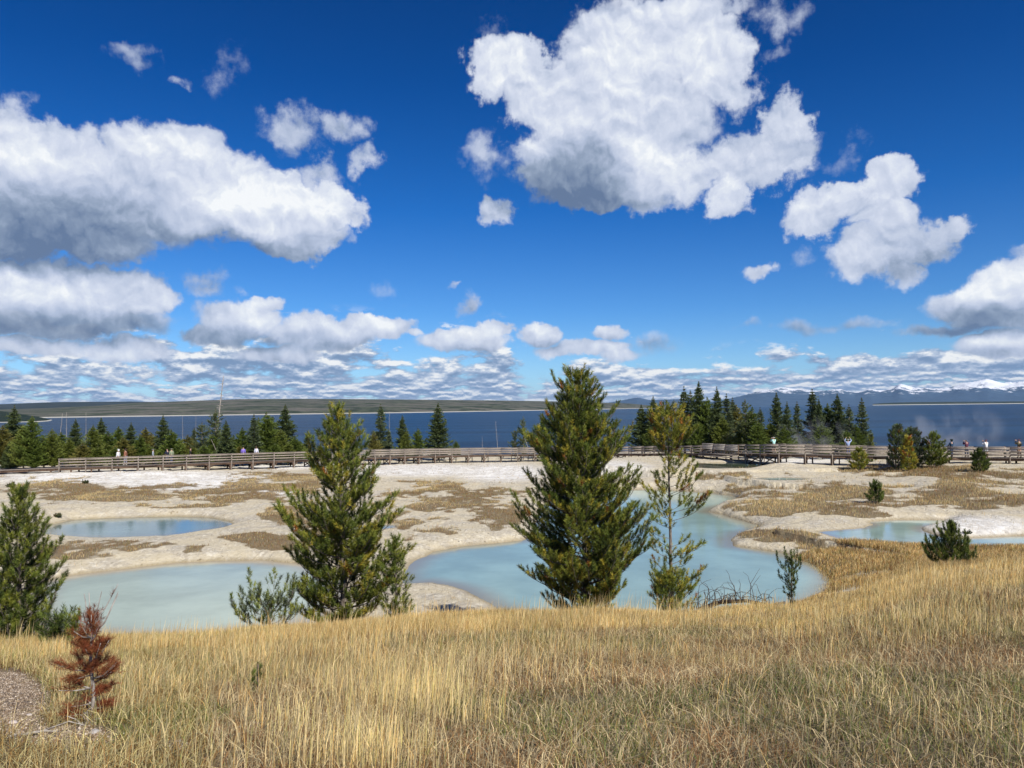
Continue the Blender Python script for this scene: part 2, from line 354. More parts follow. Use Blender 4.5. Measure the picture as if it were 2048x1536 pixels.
def height(x, y, full=False):
    x = np.asarray(x, float); y = np.asarray(y, float)
    hb = basin(x, y)+0.22*(fbm(x*.35, y*.35, 4, 3)-.5)+0.05*(fbm(x*2.1, y*2.1, 3, 8)-.5)
    hh = hill(x, y)+0.16*(fbm(x*.5, y*.5, 3, 5)-.5)+0.05*(fbm(x*2.5, y*2.5, 2, 6)-.5)
    m = np.maximum(hb, hh)+0.25*np.exp(-np.abs(hb-hh)/0.35)*0.5+0.22*(np.clip(fbm(x*.9, y*.7, 4, 55), .4, .6)-.5)*sstep(25, 40, y)
    px = 1024+F*x/np.maximum(y, 1.0)
    front = (y > 30) & (px > -1700) & (px < 3700)
    e = np.interp(np.clip(px, -800, 2600), EDX, EDV)
    m = np.where(front, m-22*sstep(0, 70, y-e), m)
    sdm = np.full(x.shape, 50.0); near = (y > 20) & (y < 110) & (np.abs(x) < 75)
    if near.any():
        xn = x[near]; yn = y[near]; mn = m[near]; sn = np.full(xn.shape, 50.0)
        wob = 0.35*(fbm(xn*.9, yn*.9, 3, 21)-.5)*np.clip(yn/45, .6, 1.6)
        m0 = mn.copy()
        for k, (z, poly) in POOLS.items():
            sd = sdist(xn, yn, poly)+wob
            base = np.maximum(m0, z+0.12)
            b = 1-np.exp(-np.maximum(sd, 0)/0.9)
            new = np.where(sd > 0, z+0.01+(base-z)*b, z-0.5*(1-np.exp(sd/1.0))-0.02)
            mn = np.where((sd < sn) & (sd < 12), new, mn)
            sn = np.minimum(sn, sd)
        m = m.copy(); m[near] = mn; sdm[near] = sn
    return (m, sdm, hh-hb) if full else m
def hz(x, y): return float(height(np.array([x]), np.array([y]))[0])
def gat(px, py, Y):
    """ground point under image column px at depth Y"""
    P = at(px, py, Y); return np.array([P[0], P[1], hz(P[0], P[1])])
# polar grid, one sheet
azs = np.concatenate([np.linspace(-180, -75, 22)[:-1], np.linspace(-75, -40, 30)[:-1], np.linspace(-40, 40, 640), np.linspace(40, 75, 30)[1:], np.linspace(75, 180, 22)[1:-1]])
rad = np.concatenate([np.geomspace(0.4, 3, 12)[:-1], np.geomspace(3, 24, 190)[:-1], np.linspace(24, 60, 260)[:-1], np.linspace(60, 125, 220)[:-1], np.linspace(125, 230, 50)[:-1], np.geomspace(230, 4000, 20)])
AZg, RDg = np.meshgrid(np.radians(azs), rad)
gx = RDg*np.sin(AZg); gy = RDg*np.cos(AZg)
gz, gsd, ghb = height(gx, gy, True)
nr, na = gx.shape
# vegetation patches in the basin (px, py, rx, ry, weight), turned into places on the ground
VP = [(700,975,60,8,.5),(1250,955,60,5,.4),(350,1098,60,9,.7),(620,1100,50,8,.6),(930,1060,90,10,.6),(1020,1045,40,12,.8),(150,1010,70,6,.5),(1150,950,60,4,.4),(950,1005,150,46,.72),(820,985,60,24,.8),(330,1010,130,7,.6),(80,955,90,6,.5),(560,1000,70,12,.7),(1480,1050,50,10,.6),(1720,1030,80,6,.7),(110,982,120,20,1),(250,992,140,12,1),(420,985,200,20,1),(540,965,110,26,1),(570,1030,55,22,1),(210,1092,210,14,1),(150,1108,90,14,.9),(500,1074,60,11,1),(545,1084,60,18,1),(120,930,100,5,.5),
 (860,968,80,10,.9),(930,990,170,20,1),(860,1030,80,14,.8),(990,1025,80,34,1),(920,1015,120,20,1),(800,1040,55,18,.9),(640,1075,60,25,.8),(760,1005,60,18,.8),(900,960,150,4,.3),(1020,955,60,5,.5),
 (1445,955,70,11,.9),(1480,968,90,7,.8),(1620,985,200,22,1),(1560,1010,120,24,1),(1660,1020,90,12,.9),(1830,985,200,18,1),(1990,962,160,22,1),(1800,942,160,12,1),(1950,945,130,14,1),(1900,1008,230,12,.9),(1620,945,80,4,.5),(1560,1072,90,14,1),(1660,1090,90,14,1),(2040,1000,60,14,1),(1700,965,90,4,.6),(2020,1040,50,6,.5),(1350,950,50,5,.4)]
def vegmask(x, y, z):
    px, py = topix(x, y, z)
    v = np.zeros(px.shape)
    for cx, cy, rx, ry, w in VP:
        q = ((px-cx)/rx)**2+((py-cy)/ry)**2
        v = np.maximum(v, w*np.clip(1.5-q, 0, 1))
    n = fbm(x*.30, y*.22, 4, 31)
    v = sstep(0.38, 0.72, v*0.62+(n-0.5)*1.0+(fbm(x*1.3, y*1.0, 4, 37)-.5)*.75+0.10)
    return v, px, py
veg, gpx, gpy = vegmask(gx, gy, gz)
veg = np.where((gsd < 0.25) | (gy > 115), 0, veg)
hillm = np.where(gy < 20, 1.0, sstep(-0.15, 0.25, ghb))*sstep(0.1, 0.7, gsd)
behind = (gy < 20)
hillm = np.where(behind, 1.0, hillm)
vegall = np.maximum(veg, hillm)
white = np.zeros(gx.shape)
for cx, cy, rx, ry in [(250,955,330,17),(350,965,170,18),(560,930,120,10),(560,985,60,8),(830,940,170,14),(1000,945,100,20),(1960,1052,110,22),(1600,920,120,8),(1230,940,80,20)]:
    white = np.maximum(white, np.clip(1.3-((gpx-cx)/rx)**2-((gpy-cy)/ry)**2, 0, 1))
dirt = np.clip(1.5-((gpx-5)/95)**2-((gpy-1405)/72)**2, 0, 1)+np.clip(1.4-((gpx-140)/110)**2-((gpy-1474)/22)**2, 0, 1)
dirt = np.where((gy < 12) & (gy > 2), np.clip(dirt, 0, 1), 0)
wet = np.clip(1-np.maximum(gsd, 0)/0.35, 0, 1)*(gsd < 5)
idx = np.arange(nr*na).reshape(nr, na)
q = np.stack([idx[:-1], idx[1:], np.roll(idx, -1, 1)[1:], np.roll(idx, -1, 1)[:-1]], -1).reshape(-1, 4)[:, ::-1]
V = np.stack([gx, gy, gz], -1).reshape(-1, 3)
m, T, out = material("ground_mineral_and_soil")
oc = T.new('ShaderNodeTexCoord').outputs['Object']
n1 = T.noise(oc, 0.6, 7, 0.6); n2 = T.noise(oc, 6.0, 6, 0.65); n3 = T.noise(T.vm('MULTIPLY', oc, (1, .5, 1)), 1.7, 8, 0.7)
sint = T.mix(T.ss(n1, .35, .65), (0.64, 0.56, 0.40), (0.80, 0.74, 0.59))
sint = T.mix(T.ss(n2, .45, .7), sint, (0.54, 0.46, 0.30))
sint = T.mix(T.m('MULTIPLY', T.ss(n1, .5, .62), .5), sint, (0.55, 0.51, 0.43))
sint = T.mix(T.m('MULTIPLY', T.attr('white'), T.ss(n3, .35, .6, .65, 1.0)), sint, (0.92, 0.90, 0.84))
vor = T.new('ShaderNodeTexVoronoi'); T.put(vor.inputs['Vector'], T.vm('MULTIPLY', oc, (1, .7, 1))); T.put(vor.inputs['Scale'], 2.2)
peb = T.m('MULTIPLY', T.m('SUBTRACT', 1.0, T.ss(vor.outputs['Distance'], .07, .2)), T.ss(T.noise(oc, .45, 4, .6), .5, .62))
sint = T.mix(T.m('MULTIPLY', peb, .85), sint, (0.13, 0.105, 0.075))
vo2 = T.new('ShaderNodeTexVoronoi'); T.put(vo2.inputs['Vector'], T.vm('MULTIPLY', T.vm('ADD', oc, T.scale(T.noise(oc, 1.2, 4, .6, col=True), .8)), (1, .55, 1))); T.put(vo2.inputs['Scale'], 3.1)
sint = T.mix(T.m('MULTIPLY', T.ss(vo2.outputs['Distance'], .25, .55, 0, .35), T.ss(n1, .35, .55)), sint, (0.36, 0.29, 0.19))
n5 = T.noise(T.vm('MULTIPLY', oc, (1, .4, 1)), 3.2, 6, .75)
sint = T.mix(T.ss(n5, .60, .68, 0, .8), sint, (0.20, 0.155, 0.095))
sint = T.mix(T.m('MULTIPLY', T.ss(n5, .30, .40, 1.0, 0.0), .7), sint, (0.86, 0.82, 0.73))
crack = T.m('SUBTRACT', 1.0, T.ss(T.m('ABSOLUTE', T.m('SUBTRACT', n3, 0.5)), 0.0, 0.035))
sint = T.mix(T.m('MULTIPLY', T.m('MULTIPLY', crack, .35), T.ss(n1, .45, .6)), sint, (0.2, 0.16, 0.12))
soil = T.mix(T.ss(n2, .3, .7), (0.10, 0.068, 0.035), (0.26, 0.18, 0.095))
soil = T.mix(T.ss(n1, .4, .6), soil, (0.20, 0.155, 0.085))
vg = T.ss(T.m('ADD', T.m('ADD', T.attr('veg'), T.m('MULTIPLY', T.m('SUBTRACT', n3, .5), .9)), T.m('MULTIPLY', T.m('SUBTRACT', n2, .5), 1.1)), .25, .85, 0, .9)
c = T.mix(vg, sint, soil)
vp = T.new('ShaderNodeTexVoronoi'); T.put(vp.inputs['Vector'], oc); T.put(vp.inputs['Scale'], 55.0)
dr = T.mix(T.ss(T.sep(vp.outputs['Color'])[0], .3, .95), (0.16, 0.11, 0.075), (0.42, 0.34, 0.26))
c = T.mix(T.ss(T.m('ADD', T.attr('dirt'), T.m('MULTIPLY', T.m('SUBTRACT', n2, .5), .6)), .4, .6), c, dr)
c = T.mix(T.m('MULTIPLY', T.attr('wet'), .75), c, (0.27, 0.21, 0.115))
bm = T.bump(T.m('ADD', T.m('ADD', T.m('MULTIPLY', n2, .6), T.m('MULTIPLY', n3, .8)), T.m('MULTIPLY', n5, -.8)), 0.8, 0.16)
princ(T, out, c, 0.9, bm, 0.15)
gr = mesh_np("ground", V, [q], m, attrs={'veg': vegall.ravel(), 'white': white.ravel(), 'dirt': dirt.ravel(), 'wet': wet.ravel()}, smooth=True)
tag(gr, kind="structure")
# ------------------------------------------------------------------ pools
def watermat(name, deep, shallow, rough=0.12, spec=0.17, bscale=1.5, bstr=0.05, edge=1.6):
    m, T, out = material(name); oc = T.new('ShaderNodeTexCoord').outputs['Object']
    n = T.noise(T.vm('MULTIPLY', oc, (1, 1.8, 1)), bscale, 4, 0.5); nl = T.noise(oc, .20, 5, .6)
    c = T.mix(T.ss(nl, .3, .7), tuple(k*.84 for k in deep), tuple(min(1, k*1.14) for k in deep))
    c = T.mix(T.ss(T.m('ADD', T.attr('depth'), T.m('MULTIPLY', T.m('SUBTRACT', nl, .5), .5)), 0, edge, 1.0, 0.0), c, shallow)
    princ(T, out, c, rough, T.bump(n, bstr, 0.05), spec); return m
MW = watermat("milky_turquoise_water", (0.30, 0.43, 0.385), (0.28, 0.27, 0.20))
MG = watermat("milky_green_water", (0.40, 0.475, 0.385), (0.38, 0.33, 0.24))
MB2 = watermat("clear_blue_water", (0.17, 0.255, 0.25), (0.24, 0.24, 0.18), .10, .25)
MD = watermat("dark_green_water", (0.09, 0.12, 0.08), (0.16, 0.14, 0.08), .04, .5)
MP = watermat("pale_green_water", (0.36, 0.49, 0.43), (0.38, 0.37, 0.31), .08, .5, edge=.8)
for k, mt in (('A', MG), ('B', MW), ('C', MB2), ('D', MP), ('E', MD), ('G', MP), ('H', MW)):
    z, poly = POOLS[k]
    x0, y0 = poly.min(0)-1.2; x1, y1 = poly.max(0)+1.2
    nx = int(min(150, (x1-x0)/.25))+2; ny = int(min(150, (y1-y0)/.25))+2
    X, Y = np.meshgrid(np.linspace(x0, x1, nx), np.linspace(y0, y1, ny)); sd = sdist(X, Y, poly)
    ii = np.arange(nx*ny).reshape(ny, nx)
    qq = np.stack([ii[:-1, :-1], ii[:-1, 1:], ii[1:, 1:], ii[1:, :-1]], -1).reshape(-1, 4)
    keep = (sd.ravel()[qq].min(1) < 0.7); qq = qq[keep]
    us, inv_ = np.unique(qq, return_inverse=True)
    Vp = np.stack([X.ravel()[us], Y.ravel()[us], np.full(len(us), z)], -1)
    o = mesh_np("pool_water", Vp, [inv_.reshape(-1, 4)], mt, attrs={'depth': -sd.ravel()[us]})
    tag(o, kind="structure")
# ------------------------------------------------------------------ lake, hills, mountains
LZ = -8.0
m, T, out = material("lake_water"); oc = T.new('ShaderNodeTexCoord').outputs['Object']
n = T.noise(T.vm('MULTIPLY', oc, (1, 2.2, 1)), .35, 6, .6); nl = T.noise(T.vm('MULTIPLY', oc, (.12, 1.6, 1)), .010, 7, .68)
c = T.mix(T.ss(nl, .40, .62), (0.001, 0.017, 0.045), (0.010, 0.055, 0.115))
princ(T, out, c, 0.35, T.bump(n, 1.0, 0.9), 0.16)
lk = mesh_np("lake_water", [(-90000, 60, LZ), (90000, 60, LZ), (90000, 90000, LZ), (-90000, 90000, LZ)], [[(0, 1, 2, 3)]], m); tag(lk, kind="structure")
def forest(name, dark, light, grey, beach=True, zb=4.0, sc=1.0):
    m, T, out = material(name); oc = T.new('ShaderNodeTexCoord').outputs['Object']
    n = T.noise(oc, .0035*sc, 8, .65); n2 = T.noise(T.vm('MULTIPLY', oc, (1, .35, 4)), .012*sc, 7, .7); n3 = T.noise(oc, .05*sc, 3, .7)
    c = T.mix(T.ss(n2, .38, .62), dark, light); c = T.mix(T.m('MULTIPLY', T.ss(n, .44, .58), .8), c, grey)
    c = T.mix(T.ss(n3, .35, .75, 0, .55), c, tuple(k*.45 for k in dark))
    if beach:
        z = T.sep(oc)[2]; c = T.mix(T.m('SUBTRACT', 1.0, T.ss(z, LZ+zb*.8, LZ+zb)), c, (0.50, 0.48, 0.42))
    princ(T, out, c, .95, None, .05); return m
def ridge(name, pxs, topx, topv, Ysx, Ysv, back, mat, rough=0.06, seed=1, rows=26, power=0.8, zb=LZ-2, shorecut=None):
    pxs = np.asarray(pxs, float); Ys = np.interp(pxs, Ysx, Ysv); Yt = Ys+back
    zt = np.array([at(p, t, y)[2] for p, t, y in zip(pxs, np.interp(pxs, topx, topv), Yt)])
    t = np.concatenate([np.linspace(0, 1, rows), [1.15, 1.5]])
    X = []; Yy = []; Z = []
    for tt in t:
        Yc = Ys+back*tt; xc = np.array([at(p, 800, y)[0] for p, y in zip(pxs, Yc)])
        prof = min(tt, 1)**power if tt <= 1 else max(0.0, 1-(tt-1)*3)
        z = zb+(zt-zb)*prof
        z = z+(zt-zb)*rough*(fbm(xc/back*9, Yc/back*9, 5, seed)-.5)*min(1, tt*3)*(1.0 if tt < .9 else .35)
        X.append(xc); Yy.append(Yc); Z.append(z)
    X, Yy, Z = map(np.array, (X, Yy, Z)); ii = np.arange(X.size).reshape(X.shape)
    qq = np.stack([ii[:-1, :-1], ii[:-1, 1:], ii[1:, 1:], ii[1:, :-1]], -1).reshape(-1, 4)
    return tag(mesh_np(name, np.stack([X, Yy, Z], -1).reshape(-1, 3), [qq], mat, smooth=True), kind="structure")
MH = forest("burned_forest_hills", (0.030, 0.046, 0.030), (0.12, 0.135, 0.09), (0.19, 0.175, 0.15))  # burned forest tones; dark and light bands imitate cloud shadow in the colour
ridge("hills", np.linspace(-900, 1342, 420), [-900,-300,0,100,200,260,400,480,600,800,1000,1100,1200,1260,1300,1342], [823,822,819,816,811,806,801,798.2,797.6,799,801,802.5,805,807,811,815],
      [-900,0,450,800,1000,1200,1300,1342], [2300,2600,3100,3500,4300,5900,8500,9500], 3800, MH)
MF = forest("dark_forest_ridge", (0.028, 0.042, 0.040), (0.045, 0.060, 0.055), (0.06, 0.07, 0.065), False)
ridge("far_hills", np.linspace(-1200, 420, 160), [-1200,-300,0,60,120,260,420], [815,812,808.5,806,804,803,806], [-1200, 420], [9000, 9000], 6000, MF, seed=5)
MP2 = forest("near_point_forest", (0.018, 0.034, 0.028), (0.03, 0.05, 0.035), (0.045, 0.055, 0.045), True, 1.2, 6)
ridge("wooded_point", np.linspace(-900, 118, 90), [-900,-200,0,40,80,105,118], [812,816,822,828,834,840,843.5], [-900, 0, 118], [1250, 1400, 1450], 420, MP2, seed=9, rough=.25)
MP3 = forest("headland_forest", (0.030, 0.045, 0.034), (0.05, 0.068, 0.048), (0.07, 0.08, 0.06), True, 9)
ridge("far_headland", np.linspace(1745, 3100, 140), [1745,1765,1800,1900,2048,3100], [808,806,804.6,803.4,802.6,800], [1745, 3100], [13000, 12000], 700, MP3, seed=12, rough=.15, power=.35)
m, T, out = material("haze_tinted_snowy_rock"); oc = T.new('ShaderNodeTexCoord').outputs['Object']
z = T.sep(oc)[2]; n = T.noise(oc, .0011, 9, .75); ge = T.new('ShaderNodeNewGeometry')
nz = T.sep(ge.outputs['Normal'])[2]
sn = T.ss(T.m('ADD', T.m('ADD', z, T.m('MULTIPLY', T.m('SUBTRACT', n, .5), 2000.0)), T.m('MULTIPLY', T.m('SUBTRACT', nz, .8), 900.0)), 800.0, 920.0)
c = T.mix(T.noise(oc, .002, 6, .6), (0.035, 0.07, 0.12), (0.075, 0.12, 0.18))  # bluish distance haze is put into the rock colour here
c = T.mix(sn, c, (0.82, 0.84, 0.87)); princ(T, out, c, .9, None, .05)
def mountains(Y0, Y1, topx, topv, rows, seed, amp):
    pxs = np.linspace(1200, 3000, 620); tv = np.interp(pxs, topx, topv)
    X = []; Yy = []; Z = []
    for r in range(rows+3):
        t = r/rows; Y = Y0+(Y1-Y0)*t
        xs = np.array([at(p, 800, Y)[0] for p in pxs])
        zt = np.array([at(p, v, Y1)[2] for p, v in zip(pxs, tv)])
        rn = 1-np.abs(2*fbm(xs/2600, np.full(xs.shape, Y/2200), 7, seed, .6)-1)
        env = math.sin(min(t, 1)*math.pi/2)**1.4 if t <= 1 else max(0, 1-(t-1)*6)
        z = -8+(zt+8)*env*(1-amp+amp*rn*1.25)
        X.append(xs); Yy.append(np.full(xs.shape, Y)); Z.append(z)
    X, Yy, Z = map(np.array, (X, Yy, Z)); ii = np.arange(X.size).reshape(X.shape)
    qq = np.stack([ii[:-1, :-1], ii[:-1, 1:], ii[1:, 1:], ii[1:, :-1]], -1).reshape(-1, 4)
    return tag(mesh_np("mountains", np.stack([X, Yy, Z], -1).reshape(-1, 3), [qq], m), kind="structure")
mountains(26000, 42000, [1200,1240,1275,1300,1330,1370,1420,1480,1520,1560,1600,1640,1680,1710,1740,1760,1785,1800,1830,1870,1900,1930,1975,2010,2048,2200,2500,3000],
          [809,803,797,802,801,800,805,795,785,779,783,785,781,788,781,784,780,772,779,781,779,771,764,770,768,766,774,770], 60, 3, .55)
# ------------------------------------------------------------------ air
HZ_ON = True
if HZ_ON:
    mb = MB(); mb.box((0, 27000, 695), (62000, 0, 0), (0, 34000, 0), (0, 0, 735))
    m, T, out = material("clear_mountain_air"); pv = T.new('ShaderNodeVolumePrincipled')
    pv.inputs['Color'].default_value = (0.42, 0.66, 1.0, 1); pv.inputs['Density'].default_value = 0.8e-5; pv.inputs['Anisotropy'].default_value = 0.0
    T.l.new(pv.outputs[0], out.inputs['Volume'])
    hzb = mb.build("haze", m); tag(hzb, kind="stuff")
# ------------------------------------------------------------------ grass
rng = np.random.default_rng(11)
def grassmat(name, rough=.75):
    m, T, out = material(name); c = T.attr("Col", 'Color')
    p = T.new('ShaderNodeBsdfPrincipled'); T.put(p.inputs['Base Color'], c); T.put(p.inputs['Roughness'], rough); T.put(p.inputs['Specular IOR Level'], .2)
    t = T.new('ShaderNodeBsdfTranslucent'); T.put(t.inputs[0], c)
    mx = T.new('ShaderNodeMixShader'); mx.inputs[0].default_value = .28
    T.l.new(p.outputs[0], mx.inputs[1]); T.l.new(t.outputs[0], mx.inputs[2]); T.l.new(mx.outputs[0], out.inputs[0]); return m
MGR = grassmat("dry_grass")
def pal(cols, w, n):
    cols = np.array(cols); k = rng.choice(len(cols), n, p=np.array(w)/sum(w)); c = cols[k]
    return c*(0.72+0.56*rng.random((n, 1)))
def blades(name, x, y, h, wd, col, lean=0.25, bend=0.35, label=None, cat=None, z=None):
    n = len(x); z = height(x, y) if z is None else z
    th = rng.random(n)*2*math.pi; le = np.abs(rng.normal(0, lean, n))
    dx_ = np.cos(th)*le+0.05; dy_ = np.sin(th)*le
    ph = rng.normal(0, .9, n); wx = np.cos(ph)*wd; wy = np.sin(ph)*wd
    b = np.stack([x, y, z-0.01], -1); W2 = np.stack([wx, wy, np.zeros(n)], -1)/2
    mid = b+np.stack([dx_*h*.45, dy_*h*.45, h*.55], -1)
    tip = b+np.stack([dx_*h*(1+bend), dy_*h*(1+bend), h*(1-le*.35)], -1)
    V = np.stack([b-W2, b+W2, mid+W2*.9, mid-W2*.9, tip], 1).reshape(-1, 3)
    i = np.arange(n)[:, None]*5
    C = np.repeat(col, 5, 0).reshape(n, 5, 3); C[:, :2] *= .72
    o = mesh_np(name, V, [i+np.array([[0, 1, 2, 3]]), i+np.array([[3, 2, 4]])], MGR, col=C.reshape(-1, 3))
    return tag(o, label, cat, kind="stuff")
GOLD = (0.76, 0.50, 0.20); STRAW = (0.83, 0.66, 0.37); OLIVE = (0.30, 0.27, 0.085); BROWN = (0.32, 0.19, 0.08); RUST = (0.40, 0.21, 0.09); GREEN = (0.15, 0.19, 0.055); GREY = (0.44, 0.37, 0.23); YEL = (0.68, 0.58, 0.25)
def scatter(n, Y0, Y1, p0, p1, power=1.0):
    Y = (rng.random(n)*(Y1**power-Y0**power)+Y0**power)**(1/power)
    px = p0+(p1-p0)*rng.random(n); return (px-1024)/F*Y, Y, px
# short matted undergrowth, 3 to 24 m
x, y, px = scatter(430000, 2.6, 24, -250, 2300, 1.35)
nn = fbm(x*.8, y*.8, 4, 41); n2 = fbm(x*2.3, y*2.3, 3, 47); z = height(x, y)
dm = np.interp(y, [2.6, 12], [0, 0])
gx1, gy1 = topix(x, y, z)
def dk(a, b): return np.clip(1.5-((a-5)/95)**2-((b-1405)/72)**2, 0, 1)+np.clip(1.4-((a-140)/110)**2-((b-1474)/22)**2, 0, 1)
dirtk = dk(gx1, gy1)
keep = (rng.random(len(x)) > dirtk*1.3*(y < 12)) & (rng.random(len(x)) < 0.55+n2) & ~((gx1 > 800) & (gx1 < 960) & (gy1 < 1206))
x, y, z, nn, n2, gx1, gy1 = [k[keep] for k in (x, y, z, nn, n2, gx1, gy1)]
n = len(x)
ca = pal([OLIVE, GREY, STRAW, BROWN, GREEN], [2.4, 3.2, 2.0, 1.8, 2.2], n); cb = pal([BROWN, RUST, GREY, STRAW], [3, 1.0, 2, 2.2], n)
cc = np.where((nn > .52)[:, None], ca, cb); cc[gx1 < 420] *= (.95, 1.0, .8); cc *= (.55+.7*fbm(x*3.1, y*3.1, 3, 49))[:, None]
h = (0.05+0.11*rng.random(n))*(.7+.7*n2)
blades("undergrowth", x, y, h, 0.0022+0.00042*y, cc, lean=.95, bend=.6, label="short matted olive and brown grass covering the near slope", cat="grass", z=z)
# tall dry stalks
def tallset(n0, Y0, Y1, p0, p1, hh, fld, cols, wts, power=1.3, w0=.0016, w1=.00034, lean=.13, thr=.5, seed=60, edge=True, name="tall_grass", label=None):
    x, y, px = scatter(n0, Y0, Y1, p0, p1, power)
    c1 = fbm(x*1.3, y*1.3, 3, seed); c2 = fbm(x*.45, y*.45, 3, seed+5)
    k = rng.random(len(x)) < fld(px, y)*sstep(thr-.16, thr+.16, c1*.6+c2*.4+.05*(y > 10))
    x, y, c2, c1, px = x[k], y[k], c2[k], c1[k], px[k]; z = height(x, y)
    qx, qy = topix(x, y, z)
    k = ~((qx > 808) & (qx < 965) & (qy < 1204)) & (rng.random(len(x)) > 1.2*dk(qx, qy)*(y < 12))
    x, y, z, c2, c1 = x[k], y[k], z[k], c2[k], c1[k]; n = len(x)
    hv = (hh[0]+(hh[1]-hh[0])*rng.random(n))*(.35+1.1*c2)*.95
    c = pal(cols, wts, n)*(.50+.95*c1)[:, None]; c[:, 2] *= .9
    return blades(name, x, y, hv, w0+w1*y, c, lean=lean, bend=.45, label=label, cat="grass", z=z)
tallset(21000, 3.0, 9, -150, 2200, (.14, .36), lambda p, y: .35+.5*np.exp(-((p-760)/260)**2)+.3*(p < 500), [STRAW, GREY, GOLD, YEL, RUST], [3.4, 2.2, 1.2, .7, .5], thr=.52, seed=61, label="loose tall straw stalks on the near slope", lean=.26)
tallset(17000, 3.3, 6.8, 480, 1010, (.28, .60), lambda p, y: .95*np.exp(-((p-760)/180)**2), [YEL, STRAW, GOLD, GREY], [1.4, 2.8, .8, 1], thr=.54, seed=63, label="thick clump of tall yellow grass stalks at the lower centre", lean=.12)
tallset(90000, 7, 12.5, -250, 2300, (.10, .27), lambda p, y: .5+.45*(p < 700), [GREY, BROWN, OLIVE, STRAW, RUST], [3, 2.2, 2.0, 2.4, .7], thr=.46, seed=67, label="low brownish grass half way down the slope", lean=.35)
tallset(26000, 7, 14, -250, 2300, (.24, .44), lambda p, y: .35+.5*(p < 760), [STRAW, GOLD, YEL, RUST], [3, 2.4, 1, .6], thr=.52, seed=68, label="scattered tall golden stalks half way down the slope", lean=.16)
tallset(190000, 12.5, 22, -300, 2400, (.16, .36), lambda p, y: .5+.5*(p > 480), [GOLD, STRAW, YEL, BROWN, OLIVE], [3.4, 3.6, 1.0, 1.0, .6], thr=.43, seed=71, label="bright golden grass standing along the crest of the slope")
tallset(40000, 11, 21, -300, 620, (.12, .34), lambda p, y: 0*y+.9, [OLIVE, YEL, GREEN, STRAW, GREY], [2.6, 2.4, 1.4, 2.0, 1.6], thr=.45, seed=73, label="olive green grass on the left part of the crest", lean=.3)
tallset(220000, 22, 41, 1560, 2500, (.16, .34), lambda p, y: 0*y+1.0, [GOLD, STRAW, BROWN, RUST, OLIVE, GREY], [1.8, 1.8, 2.4, 1.5, 1.6, 1], thr=.42, seed=75, w0=.002, w1=.00036, label="golden and reddish grass on the right hand bank below the pools", lean=.22)
tallset(5000, 13, 21, -300, 2400, (.42, .72), lambda p, y: 0*y+1.0, [STRAW, GOLD], [2, 1], thr=.50, seed=74, w0=.002, label="single taller straw stalks rising above the crest", lean=.1)
tallset(9000, 3.2, 14, -150, 2200, (.05, .14), lambda p, y: 0*y+1.0, [GREEN, (.13, .20, .05), OLIVE], [2, 2, 1], thr=.53, seed=77, w0=.004, name="green_sprigs", label="small green sprigs scattered through the dry grass", lean=.6)
# gravel on the bare patch
x, y, px = scatter(110000, 3.4, 9.8, -330, 260, 1.2); z = height(x, y); qx, qy = topix(x, y, z)
k = rng.random(len(x)) < .55*dk(qx, qy); x, y, z = x[k], y[k], z[k]; n = len(x); s_ = .004+.010*rng.random(n)**3
oct_ = np.array([(1, 0, 0), (0, 1, 0), (-1, 0, 0), (0, -1, 0), (0, 0, .6), (0, 0, -.6)])
Vg = np.stack([x, y, z+s_*.2], -1)[:, None]+oct_[None]*s_[:, None, None]*(.7+.6*rng.random((n, 6, 1)))
fg = np.array([[0, 1, 4], [1, 2, 4], [2, 3, 4], [3, 0, 4], [1, 0, 5], [2, 1, 5], [3, 2, 5], [0, 3, 5]])
cg = pal([(.20, .14, .09), (.38, .30, .22), (.55, .47, .38), (.30, .23, .16)], [3, 3, 1.3, 2], n)
mg, Tg, og = material("gravel_stone"); princ(Tg, og, Tg.attr("Col", 'Color'), .9, None, .2)
gv = mesh_np("gravel", Vg.reshape(-1, 3), [(np.arange(n)[:, None, None]*6+fg[None]).reshape(-1, 3)], mg, col=np.repeat(cg, 6, 0)); tag(gv, "greyish brown gravel on the bare patch at lower left", "gravel", kind="stuff")
# grass patches on the mineral flat
x, y, px = scatter(1000000, 30, 112, -350, 2450, 1.6)
z, sd, hb_ = height(x, y, True); v, qx, qy = vegmask(x, y, z)
n2 = fbm(x*1.2, y*1.2, 3, 81)
k = (v*(.35+1.2*n2) > .34+.6*rng.random(len(x))) & (sd > .15) & (hb_ < .3)
n4 = fbm(x*.35, y*.25, 3, 91); sp = (rng.random(len(x)) < .20*np.clip(n4-.47, 0, 1)*(n2 > .42)+.004) & (sd > .4) & (hb_ < .3)
k |= sp
x, y, z, n2, qx, qy, v = x[k], y[k], z[k], n2[k], qx[k], qy[k], v[k]; n = len(x); nn = fbm(x*.25, y*.25, 3, 83)
ca = pal([BROWN, GREY, OLIVE, RUST], [4, 2.2, 1.5, 1.0], n); cb = pal([GOLD, STRAW, YEL, OLIVE], [3, 3, 1, 1.4], n)
pg = np.clip((nn-.5)*3.5+.22+.38*(qx > 1380), 0, 1); cc = np.where((rng.random(n) < pg)[:, None], cb, ca)
blades("flat_grass", x, y, (.07+.18*rng.random(n))*(.5+1.0*n2)*(.8+.4*(qx > 1380)), 0.006+.00018*y, cc, lean=.3, label="brown and straw coloured grass patches on the pale mineral flat", cat="grass", z=z)
